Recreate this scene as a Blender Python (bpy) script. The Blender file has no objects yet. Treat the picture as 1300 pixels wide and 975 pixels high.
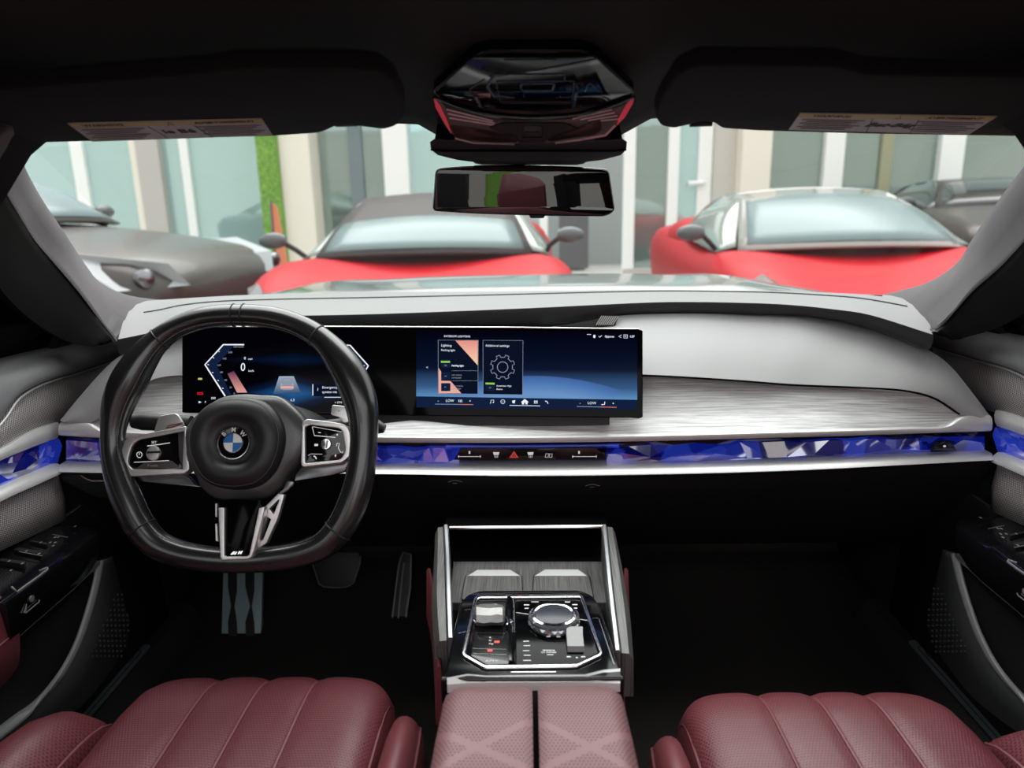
import bpy, bmesh, math, random
from mathutils import Vector, Matrix
random.seed(7)
PI = math.pi
SC = bpy.context.scene
COL = SC.collection
V = Vector

# ------------------------------------------------------------------ camera geometry (1300 x 975 frame, metres)
FPX = 900.0
_d = V((72, 3583, 900)).normalized()          # world down, seen by the camera (right, image-down, forward)
_f = V((18, -226.4, 900)).normalized()        # car's forward direction, seen by the camera
_x = _d.cross(_f)
CAM = V((0, 0, 1.18))

def ray(px, py):
    v = V((px - 650, py - 487.5, FPX))
    return V((v.dot(_x), v.dot(_f), -v.dot(_d))) / FPX

def P(px, py, X=None, Y=None, Z=None, D=None):
    r = ray(px, py)
    if X is not None: t = (X - CAM.x) / r.x
    elif Y is not None: t = (Y - CAM.y) / r.y
    elif Z is not None: t = (Z - CAM.z) / r.z
    else: t = D
    return CAM + r * t

class Frame:
    """a plane in the car: origin, two in-plane directions, and the normal towards the viewer"""
    def __init__(s, o, u, v):
        s.o = V(o); s.u = V(u).normalized(); v = V(v)
        s.v = (v - s.u * v.dot(s.u)).normalized(); s.n = s.u.cross(s.v)
    def pt(s, a, b, c=0.0): return s.o + s.u * a + s.v * b + s.n * c
    def uv(s, px, py, c=0.0):
        r = ray(px, py); o = s.o + s.n * c
        t = (o - CAM).dot(s.n) / r.dot(s.n)
        q = CAM + r * t - o
        return (q.dot(s.u), q.dot(s.v))
    def uvs(s, pts, c=0.0): return [s.uv(x, y, c) for x, y in pts]
    def mat(s): 
        m = Matrix.Identity(4)
        for i in range(3): m[i][0] = s.u[i]; m[i][1] = s.v[i]; m[i][2] = s.n[i]; m[i][3] = s.o[i]
        return m

def crop(ox, oy, k, pts): return [(ox + x / k, oy + y / k) for x, y in pts]

# ------------------------------------------------------------------ curves
def catmull(pts, n, closed=False):
    pts = [V(p) if len(p) == 3 else V((p[0], p[1], 0)) for p in pts]
    m = len(pts)
    seg = m if closed else m - 1
    dense = []
    for i in range(seg):
        if closed: p0, p1, p2, p3 = pts[i - 1], pts[i], pts[(i + 1) % m], pts[(i + 2) % m]
        else: p0, p1, p2, p3 = pts[max(i - 1, 0)], pts[i], pts[i + 1], pts[min(i + 2, m - 1)]
        t0 = 0; t1 = max((p1 - p0).length, 1e-9) ** .5; t2 = t1 + max((p2 - p1).length, 1e-9) ** .5; t3 = t2 + max((p3 - p2).length, 1e-9) ** .5
        if (p1 - p0).length < 1e-8: p0 = p1 * 2 - p2; t1 = (p1 - p0).length ** .5; t2 = t1 + (p2 - p1).length ** .5; t3 = t2 + max((p3 - p2).length, 1e-9) ** .5
        if (p3 - p2).length < 1e-8: p3 = p2 * 2 - p1; t3 = t2 + (p3 - p2).length ** .5
        for k in range(16):
            t = t1 + (t2 - t1) * k / 16
            A1 = p0 * ((t1 - t) / (t1 - t0)) + p1 * ((t - t0) / (t1 - t0))
            A2 = p1 * ((t2 - t) / (t2 - t1)) + p2 * ((t - t1) / (t2 - t1))
            A3 = p2 * ((t3 - t) / (t3 - t2)) + p3 * ((t - t2) / (t3 - t2))
            B1 = A1 * ((t2 - t) / (t2 - t0)) + A2 * ((t - t0) / (t2 - t0))
            B2 = A2 * ((t3 - t) / (t3 - t1)) + A3 * ((t - t1) / (t3 - t1))
            dense.append(B1 * ((t2 - t) / (t2 - t1)) + B2 * ((t - t1) / (t2 - t1)))
    dense.append(pts[0] if closed else pts[-1])
    return resample(dense, n, closed)

def resample(dense, n, closed=False):
    L = [0.0]
    for a, b in zip(dense, dense[1:]): L.append(L[-1] + (b - a).length)
    out = []; j = 0
    cnt = n if closed else n - 1
    for i in range(n):
        s = L[-1] * i / cnt
        while j < len(L) - 2 and L[j + 1] < s: j += 1
        d = L[j + 1] - L[j]
        out.append(dense[j].lerp(dense[j + 1], (s - L[j]) / d if d > 1e-12 else 0))
    return out

def linpts(pts, n, closed=False):
    pts = [V(p) if len(p) == 3 else V((p[0], p[1], 0)) for p in pts]
    return resample(pts + ([pts[0]] if closed else []), n, closed)

def at_x(pts, xs):
    """a picture line given by points, read at the columns xs (smooth)"""
    c = catmull(pts, 400)
    out = []
    for x in xs:
        for a, b in zip(c, c[1:]):
            if a.x <= x <= b.x and b.x > a.x:
                out.append((x, a.y + (b.y - a.y) * (x - a.x) / (b.x - a.x))); break
        else:
            out.append((x, c[0].y if x < c[0].x else c[-1].y))
    return out

def interp(x, tab):
    for (a, ya), (b, yb) in zip(tab, tab[1:]):
        if a <= x <= b: return ya + (yb - ya) * (x - a) / (b - a)
    return tab[0][1] if x < tab[0][0] else tab[-1][1]

def rpoly(pts, r, seg=5):
    """2D polygon with rounded corners"""
    out = []; m = len(pts)
    for i in range(m):
        a, b, c = V(pts[i - 1][:2]), V(pts[i][:2]), V(pts[(i + 1) % m][:2])
        rr = r[i] if isinstance(r, (list, tuple)) else r
        d1, d2 = (a - b), (c - b)
        k = min(rr, d1.length * .48, d2.length * .48)
        p, q = b + d1.normalized() * k, b + d2.normalized() * k
        for j in range(seg + 1):
            t = j / seg
            w = p * (1 - t) ** 2 + b * 2 * t * (1 - t) + q * t * t
            out.append((w.x, w.y))
    return out

def circle(cx, cy, r, n=48, ry=None): return [(cx + r * math.cos(2 * PI * i / n), cy + (ry or r) * math.sin(2 * PI * i / n)) for i in range(n)]
def rect(a0, b0, a1, b1): return [(a0, b0), (a1, b0), (a1, b1), (a0, b1)]

# ------------------------------------------------------------------ mesh builder
class MB:
    def __init__(s): s.v = []; s.f = []; s.mi = []; s.cur = 0; s.calls = []
    def add(s, vs, fs):
        b = len(s.v); s.v += [V(p) for p in vs]; s.f += [tuple(b + i for i in f) for f in fs]; s.mi += [s.cur] * len(fs); return s
    def grid(s, rows, cu=False, cv=False):
        n = len(rows[0]); m = len(rows); vs = [p for r in rows for p in r]; fs = []
        for i in range(m if cv else m - 1):
            for j in range(n if cu else n - 1):
                a, b = i * n + j, i * n + (j + 1) % n
                c, d = ((i + 1) % m) * n + (j + 1) % n, ((i + 1) % m) * n + j
                fs.append((a, b, c, d))
        return s.add(vs, fs)
    def loft(s, loops, caps=True):
        n = len(loops[0]); s.grid(loops, cu=True)
        if caps:
            b = len(s.v) - n * len(loops)
            s.f += [tuple(b + i for i in range(n))[::-1], tuple(len(s.v) - n + i for i in range(n))]; s.mi += [s.cur] * 2
        return s
    def prism(s, pts, off):
        off = V(off); return s.loft([[V(p) for p in pts], [V(p) + off for p in pts]])
    def box(s, c, size, fr=None):
        c = V(c); hx, hy, hz = size[0] / 2, size[1] / 2, size[2] / 2
        vs = []
        for x in (-hx, hx):
            for y in (-hy, hy):
                for z in (-hz, hz):
                    vs.append(c + (fr.u * x + fr.v * y + fr.n * z if fr else V((x, y, z))))
        return s.add(vs, [(0, 1, 3, 2), (4, 6, 7, 5), (0, 4, 5, 1), (2, 3, 7, 6), (0, 2, 6, 4), (1, 5, 7, 3)])
    def tube(s, path, r, seg=12, closed=False, ref=None, caps=True):
        """r: radius, list of radii, or list of (radius along ref, radius across)"""
        path = [V(p) for p in path]; n = len(path); loops = []
        up = V(ref) if ref else None
        for i, p in enumerate(path):
            if closed: t = path[(i + 1) % n] - path[i - 1]
            else: t = path[min(i + 1, n - 1)] - path[max(i - 1, 0)]
            t.normalize()
            if up is None: up = V((0, 0, 1)) if abs(t.z) < .9 else V((1, 0, 0))
            a = up - t * up.dot(t); a.normalize(); b = t.cross(a)
            if ref is None: up = a
            ri = r[i] if isinstance(r, list) else r
            ra, rb = ri if isinstance(ri, tuple) else (ri, ri)
            loops.append([p + a * (ra * math.cos(2 * PI * k / seg)) + b * (rb * math.sin(2 * PI * k / seg)) for k in range(seg)])
        if closed: return s.grid(loops, cu=True, cv=True)
        return s.loft(loops, caps)
    def lathe(s, fr, a, b, prof, seg=40):
        loops = [[fr.pt(a + r * math.cos(2 * PI * k / seg), b + r * math.sin(2 * PI * k / seg), h) for k in range(seg)] for r, h in prof]
        return s.loft(loops)
    def plate(s, fr, outer, holes=(), c0=0.0, c1=0.002, bev=0.0, res=2):
        """flat shape with holes, thick from c0 to c1 along the frame's normal, rounded edges"""
        s.calls.append(len(s.v)); K = 1000.0
        cu = bpy.data.curves.new('t', 'CURVE'); cu.dimensions = '2D'; cu.fill_mode = 'BOTH'
        for loop in [outer] + list(holes):
            sp = cu.splines.new('POLY'); sp.points.add(len(loop) - 1); sp.use_cyclic_u = True
            for q, p in zip(sp.points, loop): q.co = (p[0] * K, p[1] * K, 0, 1)
        th = (c1 - c0) / 2; bev = min(bev, th * .98)
        cu.extrude = max(th - bev, 1e-5) * K; cu.bevel_depth = bev * K; cu.bevel_resolution = res
        if bev: cu.offset = -bev * K
        o = bpy.data.objects.new('t', cu); me = bpy.data.meshes.new_from_object(o)
        vs = [fr.pt(q.co.x / K, q.co.y / K, q.co.z / K + (c0 + c1) / 2) for q in me.vertices]
        s.add(vs, [tuple(p.vertices) for p in me.polygons])
        bpy.data.objects.remove(o); bpy.data.meshes.remove(me); bpy.data.curves.remove(cu)
        return s
    def text(s, fr, txt, a, b, size, c=0.0004, align='LEFT', th=0.00012, shear=0, rot=0, sx=1, bold=0.0):
        s.calls.append(len(s.v)); K = 1 / size
        cu = bpy.data.curves.new('t', 'FONT'); cu.body = txt; cu.size = 1.0; cu.align_x = align; cu.align_y = 'CENTER'; cu.resolution_u = 3
        cu.extrude = th * K; cu.shear = shear; cu.offset = bold * K
        o = bpy.data.objects.new('t', cu); me = bpy.data.meshes.new_from_object(o)
        cr, sr = math.cos(rot), math.sin(rot)
        vs = []
        for q in me.vertices:
            x, y = q.co.x * sx / K, q.co.y / K
            vs.append(fr.pt(a + x * cr - y * sr, b + x * sr + y * cr, c + q.co.z / K))
        s.add(vs, [tuple(p.vertices) for p in me.polygons])
        bpy.data.objects.remove(o); bpy.data.meshes.remove(me); bpy.data.curves.remove(cu)
        return s
    def line(s, fr, pts, w, c=0.0004, th=.0002, closed=False):
        """a printed line of width w on a plane"""
        s.calls.append(len(s.v))
        pts = [V((p[0], p[1])) for p in pts]; n = len(pts); L, R = [], []
        for i in range(n):
            if closed: t = pts[(i + 1) % n] - pts[i - 1]
            else: t = pts[min(i + 1, n - 1)] - pts[max(i - 1, 0)]
            t.normalize(); q = V((-t.y, t.x)) * (w / 2)
            L.append(pts[i] + q); R.append(pts[i] - q)
        rows = [[fr.pt(p.x, p.y, c) for p in L], [fr.pt(p.x, p.y, c) for p in R], [fr.pt(p.x, p.y, c + th) for p in R], [fr.pt(p.x, p.y, c + th) for p in L]]
        return s.grid([[r[i] for r in rows] for i in range(n)], cu=True, cv=closed) if closed else s.loft([[r[i] for r in rows] for i in range(n)])
    def mirror(s, cx):
        for p in s.v: p.x = 2 * cx - p.x
        s.f = [f[::-1] for f in s.f]; return s

ORG = {}
MIRROR = [None]
def islands(mb):
    par = list(range(len(mb.v)))
    def find(i):
        while par[i] != i: par[i] = par[par[i]]; i = par[i]
        return i
    for f in mb.f:
        for i in f[1:]: par[find(i)] = find(f[0])
    out = {}
    for f in mb.f: out.setdefault(find(f[0]), []).append(f)
    res = []
    for fs in out.values():
        ids = sorted({i for f in fs for i in f}); ix = {i: k for k, i in enumerate(ids)}
        m = MB(); m.add([mb.v[i] for i in ids], [tuple(ix[i] for i in f) for f in fs]); res.append(m)
    return res
def each(name, mb, mat, parent=None, **kw):
    """one object for every separate piece"""
    return [obj(name, m, mat, parent, **kw) for m in islands(mb)]
def per_call(name, mb, mat, parent=None, **kw):
    """one object for every word or symbol"""
    ends = mb.calls[1:] + [len(mb.v)]; out = []
    for a, b in zip(mb.calls, ends):
        m = MB(); m.add(mb.v[a:b], [tuple(i - a for i in f) for f in mb.f if a <= f[0] < b])
        if m.f: out.append(obj(name, m, mat, parent, **kw))
    return out
def obj(name, mb, mat, parent=None, smooth=35, bevel=0, seg=2, sub=0, solid=0, label=None):
    if MIRROR[0] is not None: mb.mirror(MIRROR[0])
    org = ORG.get(parent.name, V((0, 0, 0))) if parent else V((0, 0, 0))
    me = bpy.data.meshes.new(name)
    me.from_pydata([p - org for p in mb.v], [], mb.f)
    mats = mat if isinstance(mat, (list, tuple)) else [mat]
    for m in mats: me.materials.append(m)
    if len(mats) > 1:
        for p, i in zip(me.polygons, mb.mi): p.material_index = i
    bm = bmesh.new(); bm.from_mesh(me)
    bmesh.ops.remove_doubles(bm, verts=bm.verts, dist=1e-6)
    bmesh.ops.recalc_face_normals(bm, faces=bm.faces); bm.to_mesh(me); bm.free()
    if smooth:
        for p in me.polygons: p.use_smooth = True
        me.set_sharp_from_angle(angle=math.radians(smooth))
    o = bpy.data.objects.new(name, me); COL.objects.link(o)
    if parent: o.parent = parent; ORG[o.name] = org
    else: ORG[o.name] = V((0, 0, 0))
    if solid:
        m = o.modifiers.new('solid', 'SOLIDIFY'); m.thickness = solid; m.offset = -1
    if bevel:
        m = o.modifiers.new('bevel', 'BEVEL'); m.width = bevel; m.segments = seg; m.limit_method = 'ANGLE'; m.angle_limit = math.radians(40)
    if sub:
        m = o.modifiers.new('sub', 'SUBSURF'); m.levels = m.render_levels = sub
    if label: o['label'] = label
    return o

def thing(name, label, cat, loc=(0, 0, 0), group=None):
    o = bpy.data.objects.new(name, None); COL.objects.link(o)
    loc = V(loc)
    if MIRROR[0] is not None: loc.x = 2 * MIRROR[0] - loc.x
    o.location = loc; ORG[o.name] = loc; o.empty_display_size = .05
    o['label'] = label; o['category'] = cat
    if group: o['group'] = group
    return o
def tag(o, label, cat, group=None):
    o['label'] = label; o['category'] = cat
    if group: o['group'] = group
    return o
def struct_empty(name, loc=(0, 0, 0), label=None, cat=None):
    o = bpy.data.objects.new(name, None); COL.objects.link(o); loc = V(loc)
    if MIRROR[0] is not None: loc.x = 2 * MIRROR[0] - loc.x
    o.location = loc; ORG[o.name] = loc; o['kind'] = 'structure'
    if label: o['label'] = label; o['category'] = cat
    return o
def struct(o, label, cat):
    o['kind'] = 'structure'; o['label'] = label; o['category'] = cat; return o

# ------------------------------------------------------------------ materials
class NT:
    def __init__(s, name):
        s.m = bpy.data.materials.new(name); s.m.use_nodes = True
        s.t = s.m.node_tree; s.n = s.t.nodes; s.n.clear()
        s.out = s.n.new('ShaderNodeOutputMaterial')
    def new(s, typ, **kw):
        n = s.n.new(typ)
        for k, v in kw.items():
            if k.startswith('_'): setattr(n, k[1:], v)
            else: s.set(n, k, v)
        return n
    def set(s, n, key, v):
        inp = n.inputs[int(key[1:])] if key[0] == 'i' and key[1:].isdigit() else n.inputs[key.replace('__', ' ')]
        if isinstance(v, bpy.types.NodeSocket): s.t.links.new(v, inp)
        elif hasattr(v, 'outputs'): s.t.links.new(v.outputs[0], inp)
        else: inp.default_value = v
    def math(s, op, a, b=None, c=None, clamp=False):
        n = s.n.new('ShaderNodeMath'); n.operation = op; n.use_clamp = clamp
        for i, v in enumerate((a, b, c)):
            if v is not None: s.set(n, 'i%d' % i, v)
        return n.outputs[0]
    def ramp(s, fac, stops, interp='LINEAR'):
        n = s.n.new('ShaderNodeValToRGB'); s.set(n, 'Fac', fac); cr = n.color_ramp; cr.interpolation = interp
        while len(cr.elements) < len(stops): cr.elements.new(.5)
        for e, (p, c) in zip(cr.elements, stops): e.position = p; e.color = (*c, 1)
        return n.outputs[0]
    def coord(s, which='Object', scale=(1, 1, 1), rot=(0, 0, 0)):
        tc = s.n.new('ShaderNodeTexCoord'); mp = s.n.new('ShaderNodeMapping')
        s.t.links.new(tc.outputs[which], mp.inputs[0]); mp.inputs['Scale'].default_value = scale; mp.inputs['Rotation'].default_value = rot
        return mp.outputs[0]
    def principled(s, **kw):
        p = s.new('ShaderNodeBsdfPrincipled')
        for k, v in kw.items(): s.set(p, k, v)
        s.t.links.new(p.outputs[0], s.out.inputs[0]); return p
    def bump(s, h, strength=.3, dist=.001):
        b = s.new('ShaderNodeBump', Height=h, Strength=strength, Distance=dist); return b.outputs[0]

def simple(name, c, rough=.5, metal=0, spec=.5, coat=0, grain=0, gscale=400, emit=None, es=0):
    t = NT(name)
    kw = dict(Base__Color=(*c, 1), Roughness=rough, Metallic=metal, Specular__IOR__Level=spec, Coat__Weight=coat)
    if emit: kw['Emission__Color'] = (*emit, 1); kw['Emission__Strength'] = es
    p = t.principled(**kw)
    if grain:
        nz = t.new('ShaderNodeTexNoise', Vector=t.coord(), Scale=gscale, Detail=3.0)
        t.set(p, 'Normal', t.bump(nz.outputs[0], grain, .001))
    return t.m

def emission(name, c, s=1.0):
    t = NT(name); e = t.new('ShaderNodeEmission', Color=(*c, 1), Strength=s); t.t.links.new(e.outputs[0], t.out.inputs[0]); return t.m

def dots(t, vec, pitch, rad, tri=True):
    """height field of small punched holes: 1 outside, 0 in the hole"""
    sx = t.new('ShaderNodeSeparateXYZ', Vector=vec)
    y = t.math('DIVIDE', sx.outputs[1], pitch)
    row = t.math('FLOOR', y)
    odd = t.math('MULTIPLY', t.math('FLOORED_MODULO', row, 2.0), .5) if tri else 0.0
    x = t.math('ADD', t.math('DIVIDE', sx.outputs[0], pitch), odd)
    fx = t.math('SUBTRACT', t.math('FRACT', x), .5); fy = t.math('SUBTRACT', t.math('FRACT', y), .5)
    d = t.math('SQRT', t.math('ADD', t.math('MULTIPLY', fx, fx), t.math('MULTIPLY', fy, fy)))
    return t.math('MULTIPLY', t.math('SUBTRACT', d, rad), 8.0, clamp=True)

def perforated(name, c, hole, pitch=.0042, rad=.24, rough=.42, spec=.5, mask=False):
    t = NT(name); h = dots(t, t.coord(), pitch, rad)
    if mask:   # unpunched diagonal bands (a lattice pattern in the leather)
        sx = t.new('ShaderNodeSeparateXYZ', Vector=t.coord())
        a = t.math('SUBTRACT', sx.outputs[1], .0)
        ax = t.math('ABSOLUTE', t.math('ADD', sx.outputs[0], .0))
        band = None
        for (k, q0, w) in mask:
            l = t.math('ABSOLUTE', t.math('SUBTRACT', t.math('ADD', a, t.math('MULTIPLY', ax, k)), q0))
            g = t.math('LESS_THAN', l, w); band = g if band is None else t.math('MAXIMUM', band, g)
        h = t.math('MAXIMUM', h, band)
    mix = t.new('ShaderNodeMix', _data_type='RGBA'); t.set(mix, 'i0', h); mix.inputs[6].default_value = (*hole, 1); mix.inputs[7].default_value = (*c, 1)
    nz = t.new('ShaderNodeTexNoise', Vector=t.coord(), Scale=500.0, Detail=2.0)
    hh = t.math('ADD', t.math('MULTIPLY', h, .7), t.math('MULTIPLY', nz.outputs[0], .3))
    t.principled(Base__Color=mix.outputs[2], Roughness=rough, Specular__IOR__Level=spec, Normal=t.bump(hh, .5, .0006))
    return t.m

M = {}
BUR = (.19, .045, .055)
M['burgundy'] = simple('burgundy_leather', BUR, .42, spec=.5, grain=.12)
M['burg_perf'] = perforated('burgundy_perforated_leather', BUR, (.075, .016, .02), pitch=.0036, rough=.38)
M['burg_piping'] = simple('burgundy_piping', (.21, .06, .07), .45, grain=.1)
M['burg_console'] = perforated('burgundy_console_sheen', (.33, .165, .175), (.12, .05, .055), pitch=.0035, mask=[(.74, -.194, .0048), (-.55, -.2575, .0048)])  # paler burgundy: sheen from the roof is put into the base colour
M['leather'] = simple('charcoal_leather', (.20, .203, .21), .46, grain=.10, gscale=600)
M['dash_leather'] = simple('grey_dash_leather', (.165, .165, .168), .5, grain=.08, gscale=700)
M['pad_leather'] = simple('lit_pad_leather', (.40, .40, .404), .5, grain=.08, gscale=700)  # lighter copy of the dash leather, daylight on the pads painted in
M['lip_leather'] = simple('shaded_dash_leather', (.032, .033, .035), .55, grain=.08, gscale=700)  # darker copy of the dash leather, shade of the lip painted in
M['wheel_leather'] = simple('black_wheel_leather', (.012, .012, .013), .26, spec=.8, coat=.25, grain=.04, gscale=500)
M['badge_letters'] = simple('badge_letter_silver', (.8, .8, .8), .3)
M['wheel_pad'] = simple('black_airbag_leather', (.016, .016, .018), .44, grain=.12, gscale=700)
M['black_plastic'] = simple('black_plastic', (.012, .012, .013), .5, grain=.06, gscale=800)
M['dark_plastic'] = simple('soft_dark_plastic', (.02, .021, .023), .55, grain=.08, gscale=800)
M['seal'] = simple('black_door_seal_shade', (.006, .006, .006), .9, spec=.1)  # black also stands in for shade on the inner pillar
M['rail_metal'] = simple('blue_grey_rail_metal', (.42, .43, .45), .35, metal=.8)
M['hub'] = simple('smooth_hub_plastic', (.05, .05, .053), .32, spec=.8)
M['roof_gloss'] = simple('roof_console_black_glass', (.004, .004, .005), .05, spec=.3)
M['piano'] = simple('piano_black', (.004, .004, .005), .06, spec=.5)
M['display'] = simple('anti_glare_black_glass', (.0015, .0015, .002), .10, spec=.08)
M['strip_metal'] = simple('pale_brushed_metal', (.80, .79, .78), .38, metal=.45)
M['gap'] = simple('black_gap', (.002, .002, .002), .9, spec=.1)
M['chrome'] = simple('satin_chrome', (.72, .72, .72), .24, metal=1)
M['bright_chrome'] = simple('bright_chrome', (.85, .85, .86), .1, metal=1)
M['satin'] = simple('satin_silver', (.78, .77, .76), .36, metal=.85)
M['dark_chrome'] = simple('dark_chrome', (.2, .2, .21), .25, metal=1)
M['carpet'] = simple('charcoal_carpet', (.03, .028, .026), .95, spec=.1, grain=.9, gscale=900)
M['white_print'] = simple('white_print', (.75, .75, .75), .5, emit=(1, 1, 1), es=.35)
M['grey_print'] = simple('grey_print', (.35, .35, .36), .5)
M['red_print'] = simple('red_print', (.6, .05, .04), .5, emit=(1, .1, .08), es=.25)
M['stitch'] = simple('grey_stitching', (.16, .16, .165), .6)

def alcantara(name, c, sheen=.2):
    t = NT(name); v = t.coord()
    n1 = t.new('ShaderNodeTexNoise', Vector=v, Scale=14.0, Detail=4.0, Distortion=.6); n2 = t.new('ShaderNodeTexNoise', Vector=v, Scale=900.0, Detail=2.0)
    col = t.ramp(n1.outputs[0], [(.3, tuple(x * .8 for x in c)), (.7, tuple(x * 1.2 for x in c))])
    t.principled(Base__Color=col, Roughness=.9, Specular__IOR__Level=.2, Sheen__Weight=sheen, Sheen__Roughness=.5, Normal=t.bump(n2.outputs[0], .3, .0008))
    return t.m
M['alcantara'] = alcantara('mauve_grey_suede', (.042, .036, .041))
M['visor'] = alcantara('black_visor_fabric', (.0055, .0053, .0058), .02)
M['headliner'] = alcantara('black_suede_headliner', (.011, .0105, .012), .05)

def wood(name, lo, hi, axis):
    t = NT(name)
    sx = t.new('ShaderNodeSeparateXYZ', Vector=t.coord())
    across = sx.outputs[2] if axis == 'x' else sx.outputs[0]
    along = sx.outputs[0] if axis == 'x' else t.math('ADD', sx.outputs[1], sx.outputs[2])
    def grain(a, b):
        c = t.new('ShaderNodeCombineXYZ', X=t.math('MULTIPLY', along, a), Y=t.math('MULTIPLY', across, b))
        return c.outputs[0]
    n1 = t.new('ShaderNodeTexNoise', Vector=grain(14.0, 480.0), Scale=1.0, Detail=3.0, Roughness=.6)
    n2 = t.new('ShaderNodeTexNoise', Vector=grain(3.0, 90.0), Scale=1.0, Detail=2.0)
    f = t.math('ADD', t.math('MULTIPLY', n1.outputs[0], .75), t.math('MULTIPLY', n2.outputs[0], .25))
    col = t.ramp(f, [(.34, lo), (.64, hi)])
    t.principled(Base__Color=col, Roughness=.42, Specular__IOR__Level=.6, Normal=t.bump(f, .12, .0004))
    return t.m
M['wood'] = wood('silver_grey_open_pore_wood', (.40, .40, .405), (.92, .92, .915), 'x')
M['wood_dark'] = wood('dark_grey_open_pore_wood', (.04, .038, .037), (.17, .165, .16), 'y')

def weave(name, lo, hi, pitch=.0045):
    t = NT(name)
    tc = t.n.new('ShaderNodeTexCoord'); sx = t.new('ShaderNodeSeparateXYZ', Vector=tc.outputs['Object'])
    y = t.math('MULTIPLY', t.math('ADD', sx.outputs[1], t.math('MULTIPLY', sx.outputs[2], .35)), 2 * PI / pitch); z = t.math('MULTIPLY', sx.outputs[2], 2 * PI / pitch)
    h = t.math('MULTIPLY_ADD', t.math('MULTIPLY', t.math('SINE', y), t.math('SINE', z)), .5, .5)
    col = t.ramp(h, [(.25, lo), (.7, hi)])
    t.principled(Base__Color=col, Roughness=.42, Metallic=.2, Specular__IOR__Level=.6, Normal=t.bump(h, .6, .0012))
    return t.m
M['mesh'] = weave('grey_mesh_trim', (.12, .105, .105), (.62, .57, .57))

def crystal():
    t = NT('blue_backlit_crystal'); v = t.coord()
    vo = t.new('ShaderNodeTexVoronoi', Vector=v, Scale=22.0, Randomness=1.0)
    col = t.ramp(vo.outputs['Color'], [(.2, (.003, .005, .10)), (.55, (.006, .016, .30)), (.85, (.02, .05, .5))])
    t.principled(Base__Color=col, Roughness=.07, Specular__IOR__Level=1.0, Coat__Weight=1.0, Coat__IOR=3.4, Coat__Roughness=.02, Emission__Color=col, Emission__Strength=.55)
    return t.m
M['crystal'] = crystal()

def clear(name, tint=(.96, .98, .97), refl=.05, rough=.0):
    t = NT(name)
    tr = t.new('ShaderNodeBsdfTransparent', Color=(*tint, 1)); gl = t.new('ShaderNodeBsdfGlossy', Color=(1, 1, 1, 1), Roughness=rough)
    fr = t.new('ShaderNodeFresnel', IOR=1.3)
    mx = t.new('ShaderNodeMixShader', Fac=t.math('MULTIPLY', fr.outputs[0], refl, clamp=True), i1=tr, i2=gl)
    t.t.links.new(mx.outputs[0], t.out.inputs[0]); return t.m
M['windscreen'] = clear('windscreen_glass', refl=.03)
M['dark_glass'] = simple('dark_privacy_glass', (.006, .006, .007), .12, spec=.3)
M['glass_knob'] = clear('cut_crystal', (.85, .87, .9), refl=4.0, rough=.03)
M['mirror'] = simple('dimmed_mirror_glass', (.12, .125, .13), .01, metal=1)

# ================================================================== DASHBOARD
CX = -.015        # the car's centre plane
def pxline(pts, xs, ytab):
    """picture line -> points in the car; ytab gives each column its own distance"""
    return [P(x, y, Y=interp(x, ytab)) for x, y in at_x(pts, xs)]
def shift(row, dy=0, dz=0): return [p + V((0, dy, dz)) for p in row]

L_base = [(170, 383), (206, 380.5), (300, 375), (430, 371), (650, 369.5), (760, 369.5), (1000, 372), (1122, 374.5), (1165, 377)]
L_lip = [(150, 431), (192, 422), (220, 412), (260, 405), (330, 402), (470, 399), (608, 394), (700, 390), (760, 387), (830, 384), (870, 383.5), (940, 384.5), (1000, 387), (1060, 393), (1100, 399), (1184, 425)]
L_lip2 = [(153, 450), (192, 438), (220, 428), (260, 418), (330, 416), (470, 415), (608, 415), (700, 413), (740, 408), (783, 400), (830, 397.5), (870, 397), (940, 398), (1040, 402), (1120, 420), (1179, 443)]
Y_lip = [(145, 1.09), (260, 1.16), (470, 1.215), (650, 1.225), (870, 1.225), (1000, 1.20), (1100, 1.15), (1185, 1.09)]
Y_base = [(170, 1.42), (430, 1.53), (650, 1.56), (900, 1.53), (1165, 1.41)]

dash = thing('dashboard', 'wide grey dashboard, light and shade painted into its leather, with wood trim and blue crystal strip', 'dashboard', (CX, 1.2, .75))

NS = 90
def cols(a, b, n=NS): return [a + (b - a) * i / (n - 1) for i in range(n)]
# top pad with rounded front lip, one surface from the windscreen down to the recess under the lip
xs_b = cols(172, 1163); xs_l = cols(150, 1184); xs_2 = cols(153, 1179)
base = pxline(L_base, xs_b, Y_base); lip = pxline(L_lip, xs_l, Y_lip); lip2 = pxline(L_lip2, xs_2, [(x, y + .012) for x, y in Y_lip])
rows = [shift(base, .05, -.03), shift(base, .02, -.004), base]
for t in (.25, .5, .75, .92):
    rows.append([a.lerp(b, t) + V((0, 0, .012 * math.sin(PI * t) )) for a, b in zip(base, lip)])
rows += [lip, [a.lerp(b, .25) + V((0, -.004, 0)) for a, b in zip(lip, lip2)], [a.lerp(b, .7) + V((0, -.004, 0)) for a, b in zip(lip, lip2)], lip2,
         shift(lip2, .03, -.004), shift(lip2, .10, -.01)]
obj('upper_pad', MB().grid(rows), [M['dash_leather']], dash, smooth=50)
# same dash leather rolled over the front edge, darkened to paint its shade
r2 = [[a + V((0, -.0015, .0004)) for a in rows[7]], [a + V((0, -.0012, .0004)) for a in rows[8]], [a + V((0, -.0012, 0)) for a in rows[9]], [a + V((0, -.0012, -.001)) for a in rows[10]], shift(rows[10], .05, -.004)]
obj('front_roll', MB().grid(r2), M['lip_leather'], dash, smooth=60, label='front edge roll of dash leather with its shade painted in')
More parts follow.
